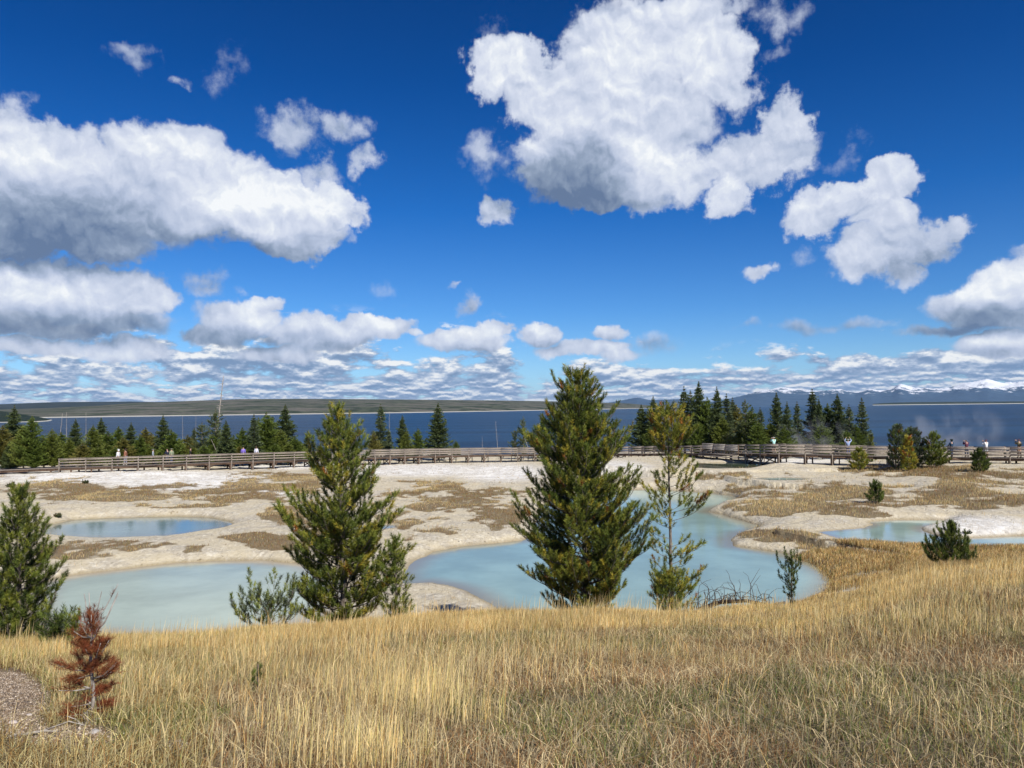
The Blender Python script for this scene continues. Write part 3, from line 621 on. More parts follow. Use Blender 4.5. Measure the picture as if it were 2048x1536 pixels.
# ------------------------------------------------------------------ pines
MNEEDLE = grassmat("pine_needles", .55); MNEEDLE.node_tree.nodes['Mix Shader'].inputs[0].default_value = .25
def barkmat(name, a, b):
    m, T, out = material(name); oc = T.new('ShaderNodeTexCoord').outputs['Object']
    n = T.noise(T.vm('MULTIPLY', oc, (1, 1, .25)), 26.0, 6, .65)
    princ(T, out, T.mix(T.ss(n, .35, .65), a, b), .9, T.bump(n, .7, .02), .1); return m
MBARK = barkmat("grey_brown_bark", (0.10, 0.08, 0.065), (0.27, 0.235, 0.20)); MDEAD = barkmat("weathered_dead_wood", (0.22, 0.19, 0.165), (0.48, 0.44, 0.39))
MPALE = barkmat("bleached_bark", (0.38, 0.34, 0.28), (0.60, 0.54, 0.45)); MDARKW = barkmat("dark_dead_wood", (0.045, 0.035, 0.032), (0.13, 0.10, 0.085))
def needles(tufts, nn, nl, wd, spread=(0.35, 1.45)):
    """tufts: array (n,7+3): base xyz, axis xyz, length, colour -> needle triangles"""
    A = np.asarray(tufts, float); n = len(A); m = nn
    B = np.repeat(A[:, 0:3], m, 0); ax = np.repeat(A[:, 3:6], m, 0); L = np.repeat(A[:, 6], m); C = np.repeat(A[:, 7:10], m, 0)
    ax /= np.linalg.norm(ax, axis=1)[:, None]+1e-9
    N = n*m; r = rng.normal(size=(N, 3)); r -= (r*ax).sum(1)[:, None]*ax; r /= np.linalg.norm(r, axis=1)[:, None]+1e-9
    t = rng.random(N); th = spread[0]+(spread[1]-spread[0])*(1-t*.75)*rng.random(N)**.5
    d = ax*np.cos(th)[:, None]+r*np.sin(th)[:, None]
    p = B+ax*(t*L)[:, None]; ln = nl*(.75+.5*rng.random(N))
    s = np.cross(d, rng.normal(size=(N, 3))); s /= np.linalg.norm(s, axis=1)[:, None]+1e-9
    w = wd*(.8+.4*rng.random(N))[:, None]
    V = np.stack([p-s*w/2, p+s*w/2, p+d*ln[:, None]], 1).reshape(-1, 3)
    C = C*(.6+.8*rng.random((N, 1)))*np.repeat(.6+.8*rng.random((n, 1)), m, 0); CC = np.repeat(C, 3, 0)
    i = np.arange(N)[:, None]*3
    return V, i+np.array([[0, 1, 2]]), CC
DKG = (0.072, 0.100, 0.028); MDG = (0.145, 0.185, 0.036); LTG = (0.25, 0.27, 0.045); YLG = (0.40, 0.34, 0.05); RST = (0.40, 0.17, 0.04); GRG = (0.13, 0.16, 0.09)
class Pine:
    def __init__(s, H, prof, rt=.08, seed=1, whorl=.26, per=5, tl=.17, pal_=((MDG, 3), (LTG, 2), (DKG, 2)), sparse=1.0, lean=(0, 0), tufts=1.0, up=.45, clear=0.02, nn=34, nl=.065, wd=.007, depth=1.0, inner=.25, rustf=0.0, dz=None):
        s.R = random.Random(seed); s.H = H; s.prof = prof; s.tf = []; s.wood = MB(); s.pal = pal_; s.sparse = sparse; s.nn, s.nl, s.wd = nn, nl, wd; s.lean = lean
        s.rt = rt; s.tl = tl; s.up = up; s.tfk = tufts; s.depth = depth; s.inner = inner; s.rustf = rustf
        s.trunk = MB(); zs = np.linspace(0, 1, 14); wob = [(s.R.uniform(-.02, .02)*H*.5 if 0 < k < 13 else 0) for k in range(14)]
        s.TP = np.array([[lean[0]*t*t+w*.3, lean[1]*t*t+w*.2, H*t*.985-.05] for t, w in zip(zs, wob)])
        s.trunk.tube(s.TP, rt*(1-zs*.9)+.008, 8)
        z = clear*H
        while z < H*.985:
            t = z/H; k = per if t < .8 else max(3, per-1)
            if dz and dz[0] < t < dz[1]: k = dz[2]; sparse = 1.0
            else: sparse = s.sparse
            a0 = s.R.uniform(0, 6.28)
            for j in range(k):
                if s.R.random() > sparse: continue
                s.branch(t+s.R.uniform(-.012, .012), a0+j*6.283/k+s.R.uniform(-.45, .45))
            z += whorl*s.R.uniform(.7, 1.25)*(1.0 if t < .75 else .7)*(.6 if dz and dz[0] < t < dz[1] else 1)
        # leader
        c = s.color()
        s.tf.append((*s.TP[-1]-np.array([0, 0, tl*1.6]), 0, 0, 1, tl*1.9, *c))
        for _ in range(5):
            a = s.R.uniform(0, 6.28); s.tf.append((*(s.TP[-1]-np.array([0, 0, tl*s.R.uniform(1, 2.6)])), math.cos(a)*.5, math.sin(a)*.5, .8, tl, *s.color()))
    def color(s):
        x = s.R.random()*sum(w for _, w in s.pal)
        if s.R.random() < s.rustf: return RST
        for c, w in s.pal:
            x -= w
            if x <= 0: return c
        return s.pal[0][0]
    def trunkat(s, t):
        i = t*13; k = min(12, int(max(0, i))); f = i-k; return s.TP[k]*(1-f)+s.TP[k+1]*f
    def radius(s, t, a):
        l = np.interp(t, s.prof[0], s.prof[1]); r = np.interp(t, s.prof[0], s.prof[2])
        cx = math.cos(a); side = r if cx > 0 else l; avg = (l+r)/2*s.depth
        return abs(cx)**1.5*side+(1-abs(cx)**1.5)*avg
    def branch(s, t, a, Lf=None):
        t = min(max(t, 0.005), .985); R = s.R
        L = s.radius(t, a)*R.uniform(.60, 1.12)*(.72+.52*float(vnoise(np.array(t*s.H*1.1), np.array(a*1.3+s.rt*99), 7))) if Lf is None else Lf
        if L < .05: return
        p0 = s.trunkat(t); ca, sa = math.cos(a), math.sin(a)
        e0 = R.uniform(.05, .3)+s.up*.4*t; e1 = e0+s.up+R.uniform(0, .45)
        n = 7; P = [p0]; ar = a
        for k in range(1, n):
            e = e0+(e1-e0)*(k/(n-1))**1.6; ar += R.uniform(-.10, .10)
            P.append(P[-1]+np.array([math.cos(ar)*math.cos(e), math.sin(ar)*math.cos(e), math.sin(e)-.10*math.sin(k/n*3.1)])*L/(n-1)/max(.55, math.cos((e0+e1)/2)))
        P = np.array(P); s.wood.tube(P, np.linspace(max(.006, s.rt*.22*(1-t*.6)), .004, n), 4)
        step = s.tl*.56/s.tfk; m = max(1, int(L/step))
        for k in range(m+1):
            f = k/max(m, 1)
            if f < s.inner*(1-t*.6) and L > .35: continue
            i = f*(n-1); j = min(n-2, int(i)); q = P[j]+(P[j+1]-P[j])*(i-j); dv = P[j+1]-P[j]; dv = dv/np.linalg.norm(dv)
            if f > .93:
                s.tf.append((*q, *(dv+[0, 0, .25]), s.tl, *s.color())); continue
            if L < .3:
                s.tf.append((*q, *(dv+np.array([R.uniform(-.5, .5), R.uniform(-.5, .5), .5])), s.tl*.8, *s.color())); continue
            sd = 1 if k % 2 else -1; side = np.array([-dv[1], dv[0], 0])*sd+np.array([0, 0, .3])
            tw = min(.62, L*.48)*(1.2-f)*R.uniform(.5, 1.15)
            d2 = dv*.75+side*R.uniform(.5, 1.0)+np.array([0, 0, R.uniform(.1, .55)]); d2 /= np.linalg.norm(d2)
            e = q+d2*tw; s.wood.tube(np.array([q, (q+e)/2+[0, 0, -.01], e]), [.005, .004, .003], 3)
            c = s.color()
            s.tf.append((*e, *(d2+[0, 0, .35]), s.tl, *c))
            u = s.tl*.9
            while u < tw*.95 and R.random() < .92:
                s.tf.append((*(e-d2*u), *(d2+np.array([R.uniform(-.5, .5), R.uniform(-.5, .5), .5])), s.tl*.8, *c)); u += s.tl*.62
    def build(s, name, loc, label, cat="tree", group=None, rz=0, bark=None, partnames=("trunk", "branches", "needles")):
        root = empty(name, tuple(loc), rz); tag(root, label, cat, group)
        if s.wood.n:
            w = s.wood; s.trunk.v += w.v; s.trunk.q += [k+s.trunk.n for k in w.q]; s.trunk.t += [k+s.trunk.n for k in w.t]; s.trunk.n += w.n
        s.trunk.build("trunk", bark or MBARK, root, True)
        V, fc, C = needles(s.tf, int(s.nn*1.25), s.nl*1.65, s.wd*1.8); mesh_np("crown", V, [fc], MNEEDLE, root, col=C)
        return root
def pinebypix(name, px, ytop, Y, lst, label, lean_px=0, **kw):
    """lst: rows (y pixel, left extent px, right extent px) measured about the trunk"""
    g = gat(px, 1200, Y); top = at(px, ytop, Y); H = top[2]-g[2]; k = Y/F
    ts = []; ls = []; rs = []
    for (yy, l, r) in lst[::-1]:
        zz = at(px, yy, Y)[2]; ts.append((zz-g[2])/H); ls.append(l*k); rs.append(r*k)
    o = np.argsort(ts); prof = (np.array(ts)[o], np.array(ls)[o], np.array(rs)[o])
    cat = kw.pop('cat', 'tree'); group = kw.pop('group', None)
    P = Pine(H, prof, lean=(lean_px*k, 0), **kw)
    return P.build(name, g, label, cat, group)
# the big centre pine
pinebypix("lodgepole_pine", 1172, 735, 22.5, [(735,2,2),(748,18,18),(760,30,26),(800,46,50),(850,64,60),(885,84,84),(920,98,92),(960,100,98),(1000,108,112),(1050,124,126),(1090,146,128),(1120,160,126),(1150,160,122),(1180,130,115),(1215,90,90),(1250,60,60)],
    "tallest pine, broad and dark green, standing at the edge of the large turquoise pool", lean_px=-12, seed=5, rt=.11, per=7, whorl=.21, tl=.165, tufts=1.0, inner=.15, up=.45,
    pal_=((DKG, 1.5), (MDG, 3.6), (LTG, 3.6), (YLG, 1.2)), nn=46, nl=.06, wd=.0065, rustf=.012)
# pine left of centre
pinebypix("lodgepole_pine", 688, 803, 20.5, [(803,2,2),(815,10,10),(845,24,18),(875,40,38),(900,50,46),(930,74,52),(955,78,56),(985,92,72),(1010,112,82),(1060,118,92),(1100,112,100),(1150,112,122),(1200,115,128),(1240,108,100),(1270,60,60)],
    "olive green pine with open crown between the two front pools", lean_px=-12, seed=12, rt=.10, per=6, whorl=.24, tl=.165, tufts=1.0, inner=.2, sparse=.92, up=.5,
    pal_=((MDG, 3), (LTG, 3.6), (YLG, 1.4), (DKG, 1)), nn=46, nl=.065, wd=.0065, rustf=.01)
pinebypix("young_pine", 792, 1072, 20.0, [(1072,2,2),(1090,14,14),(1130,26,24),(1180,38,28),(1230,34,26),(1262,20,20)],
    "slim young pine touching the right side of the olive pine", seed=15, rt=.035, per=5, whorl=.2, tl=.15, pal_=((MDG, 3), (LTG, 3), (DKG, 1)), nn=42, nl=.06, wd=.006)
pinebypix("pine_bush", 540, 1204, 18.8, [(1204,6,6),(1213,50,56),(1230,72,60),(1262,70,54),(1290,30,30)],
    "low spreading pine bush at the foot of the olive pine, against the pale green pool", seed=16, rt=.03, per=7, whorl=.13, tl=.14, sparse=.8, pal_=((GRG, 3), (MDG, 2), (LTG, 2)), nn=36, nl=.055, wd=.006, up=.7, inner=.5)
# thin yellowish pine
pinebypix("slender_pine", 1343, 798, 23.0, [(798,2,2),(812,14,12),(840,36,34),(870,46,50),(888,52,58),(905,24,24),(918,20,36),(940,34,40),(965,44,56),(1000,52,62),(1050,44,64),(1100,46,58),(1150,52,66),(1190,60,50),(1220,50,50)],
    "thin yellowish pine with bare trunk and rusty tufts beside the tallest pine", seed=23, rt=.055, per=4, whorl=.27, tl=.15, sparse=.8, tufts=.8, inner=.3, dz=(.76, .97, 5),
    pal_=((YLG, 2.2), (LTG, 3.2), (MDG, 1.4)), nn=42, nl=.06, wd=.0066, rustf=.07)
pinebypix("young_pine", 1338, 1140, 21.5, [(1140,2,2),(1160,22,24),(1190,34,36),(1215,34,34),(1240,20,20)],
    "bright green little pine growing at the foot of the thin yellowish pine", seed=29, rt=.03, per=6, whorl=.15, tl=.14, pal_=((LTG, 3), (MDG, 2), (YLG, 1)), nn=40, nl=.06, wd=.006)
# left edge pine
pinebypix("lodgepole_pine", 36, 972, 16.5, [(972,2,2),(985,12,12),(1010,17,20),(1035,22,34),(1060,28,46),(1085,34,52),(1120,44,66),(1150,55,78),(1190,66,80),(1220,72,72),(1255,74,58),(1290,60,50)],
    "fresh green pine cut by the left edge, beside the pale green pool", seed=33, rt=.085, per=7, whorl=.175, tl=.145, tufts=1.0, inner=.15,
    pal_=((MDG, 3), (LTG, 3), (DKG, 2)), nn=46, nl=.056, wd=.0055, up=.6)
pinebypix("young_pine", 118, 1228, 14.5, [(1228,2,2),(1240,26,22),(1262,44,30),(1290,40,26),(1320,20,20)],
    "low dark pine bush at the foot of the left edge pine", seed=35, rt=.02, per=6, whorl=.1, tl=.12, pal_=((DKG, 2), (MDG, 3), (GRG, 1)), nn=34, nl=.05, wd=.005)
pinebypix("pine_seedling", 151, 1224, 13.0, [(1224,2,2),(1235,12,12),(1262,14,14),(1300,10,10)],
    "tiny pine top poking up between the left edge pine and the red dead sapling", seed=36, rt=.012, per=4, whorl=.12, tl=.1, pal_=((MDG, 3), (LTG, 1)), nn=30, nl=.045, wd=.005, up=.9)
# right hand young pines
pinebypix("young_pine", 1908, 1044, 26.0, [(1044,2,2),(1060,8,6),(1080,24,16),(1105,36,26),(1130,50,46),(1150,56,60),(1172,30,30)],
    "bushy dark young pine on the right hand bank in front of the white mound", seed=41, rt=.035, per=8, whorl=.13, tl=.14, sparse=1.0, pal_=((DKG, 3), (MDG, 4), (LTG, .8)), nn=44, nl=.05, wd=.006, up=.85)
pinebypix("young_pine", 1584, 1106, 22.0, [(1106,2,2),(1118,16,12),(1140,26,22),(1160,28,18),(1180,14,10),(1230,3,3)],
    "small sparse sapling standing against the right end of the turquoise pool", seed=44, rt=.03, per=4, whorl=.15, tl=.12, sparse=.8, pal_=((DKG, 3), (MDG, 3)), nn=34, nl=.045, wd=.006, up=.9, bark=None) if False else None
pinebypix("pine_sapling", 1584, 1106, 22.0, [(1106,2,2),(1118,16,12),(1140,26,22),(1160,28,18),(1180,14,10),(1230,3,3)],
    "small sparse sapling standing against the right end of the turquoise pool", seed=44, rt=.03, per=4, whorl=.15, tl=.12, sparse=.8, pal_=((DKG, 3), (MDG, 3)), nn=34, nl=.045, wd=.006, up=.9)
pinebypix("pine_seedling", 516, 1316, 6.4, [(1316,3,3),(1330,9,9),(1350,13,12),(1378,18,16),(1400,12,12)],
    "little green pine seedling alone in the yellow grass below the pine bush", seed=46, rt=.008, per=4, whorl=.06, tl=.05, pal_=((DKG, 2), (MDG, 3)), nn=44, nl=.022, wd=.0022, up=1.0)
pinebypix("pine_sapling", 1757, 964, 54.0, [(964,2,2),(980,10,9),(1000,16,14),(1014,18,30)],
    "lone little green pine in the grass flat right of the turquoise pool", seed=48, rt=.03, per=6, whorl=.2, tl=.2, pal_=((DKG, 2), (MDG, 3)), nn=30, nl=.09, wd=.014, up=.6)
pinebypix("pine_sapling", 1968, 900, 68.0, [(900,2,2),(912,9,9),(925,16,16),(945,20,22)],
    "dark little pine in front of the far right walkway rail", seed=50, rt=.04, per=6, whorl=.25, tl=.22, pal_=((DKG, 4), (MDG, 3)), nn=30, nl=.11, wd=.018, up=.5)
pinebypix("pine_sapling", 1725, 897, 76.0, [(897,2,2),(908,9,9),(925,15,15),(934,14,14)],
    "yellow green little pine in front of the trestle bridge", seed=51, rt=.04, per=6, whorl=.25, tl=.22, pal_=((LTG, 4), (YLG, 1)), nn=30, nl=.11, wd=.018, up=.5)
for px, yt, Y, w, pl, lb, sd, rf in [(1805,848,74,22,((GRG,3),(MDG,2)),"grey green pine, left one of the group hiding the walkway on the right",52,.04),(1836,856,75,24,((GRG,4),(DKG,1)),"greyish pine, middle one of the group hiding the walkway on the right",53,.02),
      (1876,866,74,24,((MDG,3),(LTG,2)),"green pyramid shaped pine, right one of the group hiding the walkway",54,0),(1824,872,72,14,((LTG,2),(YLG,3)),"small yellow green pine in front of the grey green pair",55,.1),(1750,868,86,7,((GRG,2),(LTG,1)),"faint little pine just behind the trestle bridge rail",56,0)]:
    pinebypix("small_pine", px, yt, Y, [(yt,2,2),(yt+15,w*.4,w*.4),(yt+40,w*.8,w*.85),(930,w,w),(945,w*.8,w*.8)], lb, seed=sd, rt=.05, per=6, whorl=.3, tl=.26, pal_=pl, nn=30, nl=.12, wd=.02, up=.5, rustf=rf)
for px, py, Y, w, lb, sd in [(115,1036,55,9,"little round dark bush at the left rim of the far left pool",61),(20,1027-52,68,9,"small dark bush on the pale flat above the left edge pine",62),(170,968,70,8,"small dark bush at the edge of the white flat, far left",63),(270,928,86,9,"small olive bush in front of the left walkway",64),(1938,1070,46,10,"dark mossy bush at the tip of the white mound",65),(1440,1042,58,6,"small dark bush on the sandy tongue in the turquoise pool",66)]:
    Y = 30.0
    while Y < 110:
        P = at(px, py, Y)
        if hz(P[0], P[1]) > P[2]: break
        Y += .5
    w *= .75
    pinebypix("shrub", px, py-w*.8, Y, [(py-w*.8,3,3),(py-w*.4,w,w),(py+2,w*1.3,w*1.3)], lb, cat="bush", seed=sd, rt=.02, per=8, whorl=.06, tl=.07, pal_=((GRG,2),(DKG,2),((.16,.12,.06),2)), nn=22, nl=.045, wd=.012, up=.6, inner=0)
# red dead sapling
def redsap():
    Y = 5.15; g = gat(182, 1400, Y); g[2] -= .03; top = at(182, 1232, Y); H = top[2]-g[2]; k = Y/F
    root = empty("dead_sapling", tuple(g)); tag(root, "dead pine sapling with rust red needles at lower left", "sapling")
    R = random.Random(3); tr = MB(); P = np.array([[.0, 0, -.05], [.02, 0, H*.3], [-.01, .01, H*.55], [.0, 0, H*.8], [.015, 0, H]]); tr.tube(P, [.015, .012, .010, .007, .004], 7); tr.build("trunk", MDEAD, root, True)
    br = MB(); tf = []
    for t, dx_, dz_, fol in [(.12,-34,6,.6),(.15,26,2,.7),(.2,-30,4,0),(.28,24,4,1),(.34,-36,10,0),(.38,30,12,1),(.42,62,26,.15),(.46,-20,3,1),(.5,-46,18,1),(.52,20,8,1),(.58,44,38,.7),(.6,-38,52,.15),(.66,30,22,1),(.7,-16,14,1),(.76,22,26,1),(.8,-12,20,1),(.82,46,62,.2),(.86,12,30,1),(.88,-8,26,1),(.92,-16,48,0),(.95,30,50,.2)]:
        for rep in range(2):
            b0 = np.array([0, 0, H*t]); yv = R.uniform(-.12, .12)*(1+rep)
            e = b0+np.array([dx_*k*R.uniform(.7, 1.1), yv, dz_*k*1.25]); md = (b0+e)/2+np.array([0, 0, -dz_*k*.25])
            br.tube(np.array([b0, md, e]), [.006, .004, .0022], 4)
            for _ in range(int(34*(max(fol, .45) if t < .72 else fol*.35))):
                f = R.uniform(.15, 1.0); q = b0*(1-f)+e*f; q = q+np.array([R.uniform(-.02, .02), R.uniform(-.03, .03), R.uniform(-.02, .02)])
                d = (e-b0)/np.linalg.norm(e-b0)+np.array([R.uniform(-.6, .6), R.uniform(-.6, .6), R.uniform(-.2, .9)])
                tf.append((*q, *d, .045, *((.25, .075, .032) if R.random() < .75 else (.33, .13, .05))))
    br.build("branches", MDEAD, root)
    V, fc, C = needles(tf, 24, .038, .0019, (.3, 1.4)); mesh_np("needles", V, [fc], MNEEDLE, root, col=C)
redsap()
# ------------------------------------------------------------------ conifers behind the walkway
def conifer(kind, seed):
    """unit tree 1 m tall, returns crown mesh and trunk mesh"""
    r = np.random.default_rng(seed); P = []; Cs = []
    lev = 30 if kind == 'spruce' else 24; base = .06 if kind == 'spruce' else .10; Rm = {'spruce': .275, 'pine': .27, 'slim': .19, 'gnarl': .27}[kind]
    for k in range(lev):
        t = base+(1-base)*(k+r.uniform(-.3, .3))/lev
        if t > .985: t = .985
        if kind in ('spruce', 'slim'): rad = Rm*((1-t)**.95+.002)*(.82+.36*r.random())
        elif kind == 'pine': rad = Rm*(min(1, (1-t)*1.5)**.9*.95+.008)*(.85 if t < .25 else 1)
        else: rad = Rm*(.35+.65*math.sin(t*7+seed)**2)*min(1, (1-t)*3)
        nb = 9 if kind != 'gnarl' else 5
        for j in range(nb):
            a = r.uniform(0, 6.283); L = rad*r.uniform(.55, 1.15); m = max(3, int(L/.0125))
            if kind == 'gnarl' and r.random() < .3: continue
            f = (np.arange(m)+r.random(m))/m
            e = (-.25+.55*f) if kind in ('spruce', 'slim') else (.10+.5*f)
            x = np.cos(a)*L*f; y = np.sin(a)*L*f; z = t+L*f*e*.8
            for rep in range(4):
                P.append(np.stack([x+r.normal(0, .011, m), y+r.normal(0, .011, m), z+r.normal(0, .006, m)], -1)); Cs.append(np.full(m, r.uniform(.7, 1.3)))
    P = np.concatenate(P); Cs = np.concatenate(Cs); n = len(P); tp = np.clip((1.0-P[:, 2])/.16, .22, 1)[:, None]; P[:, :2] *= np.clip(tp*1.1, 0, 1); s = .021*(.6+.8*r.random(n))[:, None]*tp
    rd = P*np.array([1, 1, 0]); rd /= np.linalg.norm(rd, axis=1)[:, None]+1e-6
    d = rd+r.normal(0, .55, (n, 3))+np.array([0, 0, .15 if kind in ('spruce', 'slim') else .6]); d /= np.linalg.norm(d, axis=1)[:, None]
    w = np.cross(d, r.normal(size=(n, 3))); w /= np.linalg.norm(w, axis=1)[:, None]
    V = np.stack([P-w*s*.38, P+w*s*.38, P+d*s*1.5], 1).reshape(-1, 3); ii = np.arange(n)[:, None]*3+np.array([[0, 1, 2]])
    return V, ii, np.repeat(Cs, 3)
CT = {}
COLK = {'spruce': (0.095, 0.125, 0.045), 'pine': (0.17, 0.20, 0.04), 'olive': (0.20, 0.185, 0.045), 'slim': (0.11, 0.14, 0.065), 'gnarl': (0.13, 0.155, 0.06), 'green': (0.135, 0.18, 0.035)}
def proto(kind, var):
    key = (kind, var)
    if key not in CT:
        gk = {'olive': 'pine', 'green': 'pine'}.get(kind, kind)
        V, ii, c = conifer(gk, 100+var*7+len(kind)); col = np.array(COLK[kind])[None]*c[:, None]
        o = mesh_np("crown", V, [ii], MNEEDLE, None, col=col)
        t = MB(); t.tube(np.array([[0, 0, -.12], [0, 0, .5], [0, 0, .97]]), [.016, .010, .003], 6); tr = t.build("trunk", MBARK)
        CT[key] = (o, tr, [False])
    return CT[key]
def bgtree(kind, var, px, ytop, Y, label, wide=1.0, name=None, group=None):
    g = gat(px, 900, Y); top = at(px, ytop, Y); H = top[2]-g[2]
    root = empty(name or {'spruce': 'spruce_tree', 'slim': 'spruce_tree', 'pine': 'pine_tree', 'olive': 'pine_tree', 'green': 'pine_tree', 'gnarl': 'pine_tree'}[kind], tuple(g), random.uniform(0, 6.28))
    root.scale = (H*wide, H*wide, H); tag(root, label, "tree", group)
    o, tr, used = proto(kind, var)
    for q in (o, tr):
        c = q if not used[0] else q.copy()
        if used[0]: COL.objects.link(c)
        c.parent = root
    used[0] = True
    return root
LEFT = [(5,848,'olive',1.2),(28,808,'spruce',1),(47,846,'pine',1),(64,828,'green',.9),(88,872,'pine',1.1),(104,855,'pine',1.0),(122,862,'green',1),(151,836,'spruce',.95),(138,875,'pine',1),(186,848,'pine',1.1),(202,832,'spruce',.9),(216,860,'green',1.1),(237,850,'green',1),(246,872,'olive',1.2),(262,843,'spruce',1),(280,868,'green',1),(291,852,'olive',1),(303,864,'olive',1.1),(326,828,'spruce',1),(342,856,'green',1.1),(358,874,'pine',1.1),(375,868,'olive',1.2),(388,853,'slim',1),(404,842,'gnarl',1),(431,816,'gnarl',.85),(425,866,'green',1.2),(452,838,'spruce',.95),(467,868,'green',1),(485,852,'green',1),(508,826,'slim',1.1),(517,832,'green',.9),(533,820,'green',.9),(546,830,'green',.9),(541,858,'pine',1.2),(571,806,'spruce',1.05),(562,855,'pine',1.1),(590,872,'green',1.2),(600,880,'pine',1.1),(613,868,'spruce',.8),(500,880,'olive',1.2),(332,884,'pine',1.2),(70,885,'green',1.2),(165,884,'olive',1.3),(446,884,'green',1.3),(408,888,'green',1.3),(576,884,'pine',1.3),(265,888,'olive',1.3),(300,890,'pine',1.3),(230,892,'green',1.3),(20,880,'spruce',1.1),(110,893,'green',1.4),(195,890,'pine',1.4),(385,892,'pine',1.3),(480,890,'olive',1.3),(360,893,'olive',1.4),(520,886,'pine',1.3),(550,884,'green',1.3)]
MID = [(748,862,'olive',1.1,"olive bushy pine just left of the slim dark spruce"),(762,805,'slim',1.1,"slim dark spruce standing behind the walkway right of the olive front pine"),(778,856,'slim',1.2,"short bluish spruce just right of the slim dark spruce"),(805,828,'spruce',.95,"mid green conifer between the slim dark spruce and the lone broad spruce"),(813,860,'pine',1.1,"small yellow green pine at the foot of the mid green conifer"),(836,854,'green',1,"short round green conifer left of the lone broad spruce"),(877,803,'spruce',1.1,"lone broad dark spruce standing against the lake left of centre"),(912,880,'green',1.2,"tiny green conifer just right of the lone broad spruce"),(700,850,'green',1,"green conifer half hidden behind the top of the olive front pine"),
   (1030,856,'gnarl',.9,"low sparse pine, left one of the trio beside the tallest pine"),(1047,830,'gnarl',.7,"thin ragged pine, middle one of the trio beside the tallest pine"),(1086,832,'green',.95,"rounded green pine, right one of the trio beside the tallest pine"),(1066,858,'gnarl',1,"low ragged pine between the right two of the trio beside the tallest pine")]
RIGHT = [(1284,806,'spruce',1.0),(1308,790,'spruce',.9),(1300,850,'green',1),(1370,770,'slim',1.0),(1383,778,'slim',1.0),(1400,759,'spruce',.8),(1416,790,'green',.8),(1436,771,'spruce',.75),(1426,818,'pine',1),(1455,785,'slim',1),(1446,830,'pine',1),(1467,792,'slim',.9),(1474,806,'olive',1),(1492,795,'gnarl',.8),(1506,810,'green',.9),(1516,838,'green',1.0),(1522,812,'slim',.9),(1541,842,'pine',1.1),(1555,781,'spruce',.75),(1576,801,'spruce',.7),(1596,800,'slim',.9),(1570,850,'green',1.2),(1627,774,'slim',1.1),(1640,795,'spruce',.7),(1657,803,'green',.8),(1677,784,'spruce',.85),(1700,806,'slim',1),(1726,792,'slim',.9),(1712,845,'green',1.1),(1645,845,'green',1.2),(1482,848,'green',1.1),(1396,840,'green',1.1),(1350,850,'pine',1),(1695,858,'green',1.2),(1530,868,'green',1.5),(1455,864,'gnarl',1.2),(1425,868,'gnarl',1.4)]
ORD = "first second third fourth fifth sixth seventh eighth ninth tenth eleventh twelfth thirteenth fourteenth fifteenth sixteenth seventeenth eighteenth nineteenth twentieth".split()
ORD += ["twenty-"+k for k in ORD[:9]]+["thirtieth"]+["thirty-"+k for k in ORD[:9]]+["fortieth"]+["forty-"+k for k in ORD[:9]]+["fiftieth"]+["fifty-"+k for k in ORD[:9]]
LOOK = {'spruce': 'dark pointed spruce', 'slim': 'narrow grey green spruce', 'pine': 'light green bushy conifer', 'olive': 'olive yellow bushy conifer', 'green': 'mid green conifer', 'gnarl': 'ragged sparse pine'}
def run(lst, where, Yb, grp, span):
    s2 = sorted(lst); hs = np.array([k[1] for k in s2])
    for i, (px, yt, kd, wd) in enumerate(s2):
        sz = "tall" if yt < span[0] else ("short" if yt > span[1] else "medium")
        Y = float(np.interp(px, BWX, BWY))+Yb[0]+random.uniform(0, Yb[1])*(1.0 if yt < span[1] else .35)
        bgtree(kd, i % 3, px, yt, Y, f"{LOOK[kd]}, {ORD[i]} from left {where}", wd*(1.12 if yt < 860 else 1.35), group=grp)
run(LEFT, "in the row behind the left walkway", (5, 14), "conifers in the row behind the left walkway", (840, 872))
for px, yt, kd, wd, lb in MID:
    bgtree(kd, px % 3, px, yt, float(np.interp(px, BWX, BWY))+5+random.uniform(0, 6), lb, wd, group="conifers behind the middle of the walkway")
run([k for k in RIGHT if k[0] < 1610], "in the clump right of the tallest pine", (7, 12), "conifers in the tall right hand clump", (800, 835))
run([k for k in RIGHT if k[0] >= 1610], "in the clump behind the bridge", (9, 9), "conifers behind the trestle bridge", (800, 835))
# ------------------------------------------------------------------ snags and dead wood
def snag(px0, y0, px1, y1, Y, label, r=.09, nb=12, bl=.9, seed=1, mat=None, name="dead_tree"):
    a = gat(px0, y0, Y) if y0 is None or y0 > 880 else at(px0, y0, Y); b = at(px1, y1, Y); R = random.Random(seed)
    if y0 <= 880: a = np.array(a)
    root = empty(name, tuple(a)); tag(root, label, "dead tree"); d = b-a; r = r*.7 if r < .15 else r
    bm = MB(); bm.tube(np.array([d*t for t in np.linspace(-.02, 1, 7)]), np.linspace(r, r*.25, 7), 6)
    for k in range(nb):
        t = R.uniform(.3, .97); p = d*t; a_ = R.uniform(0, 6.28); L = bl*R.uniform(.4, 1)*(1.15-t)
        v = np.array([math.cos(a_), math.sin(a_)*.6, R.uniform(-.2, .4)])*L
        bm.tube(np.array([p, p+v*.5+[0, 0, .04], p+v]), [r*.28, r*.2, r*.1], 4)
    bm.build("trunk", mat or MDEAD, root); return root
snag(428, 900, 447, 752, 112, "tall grey dead tree leaning right, rising above the far hills on the left", .16, 26, 1.3, 2)
snag(115, 900, 125, 826, 108, "pale leaning dead tree, leftmost of the bare snags against the lake", .08, 8, .8, 3)
snag(133, 900, 133, 824, 110, "thin bare snag with cross branches just right of the leftmost snag", .07, 12, 1.1, 4)
snag(172, 900, 172, 824, 110, "straight thin grey snag between two pointed spruces on the left", .06, 5, .6, 5)
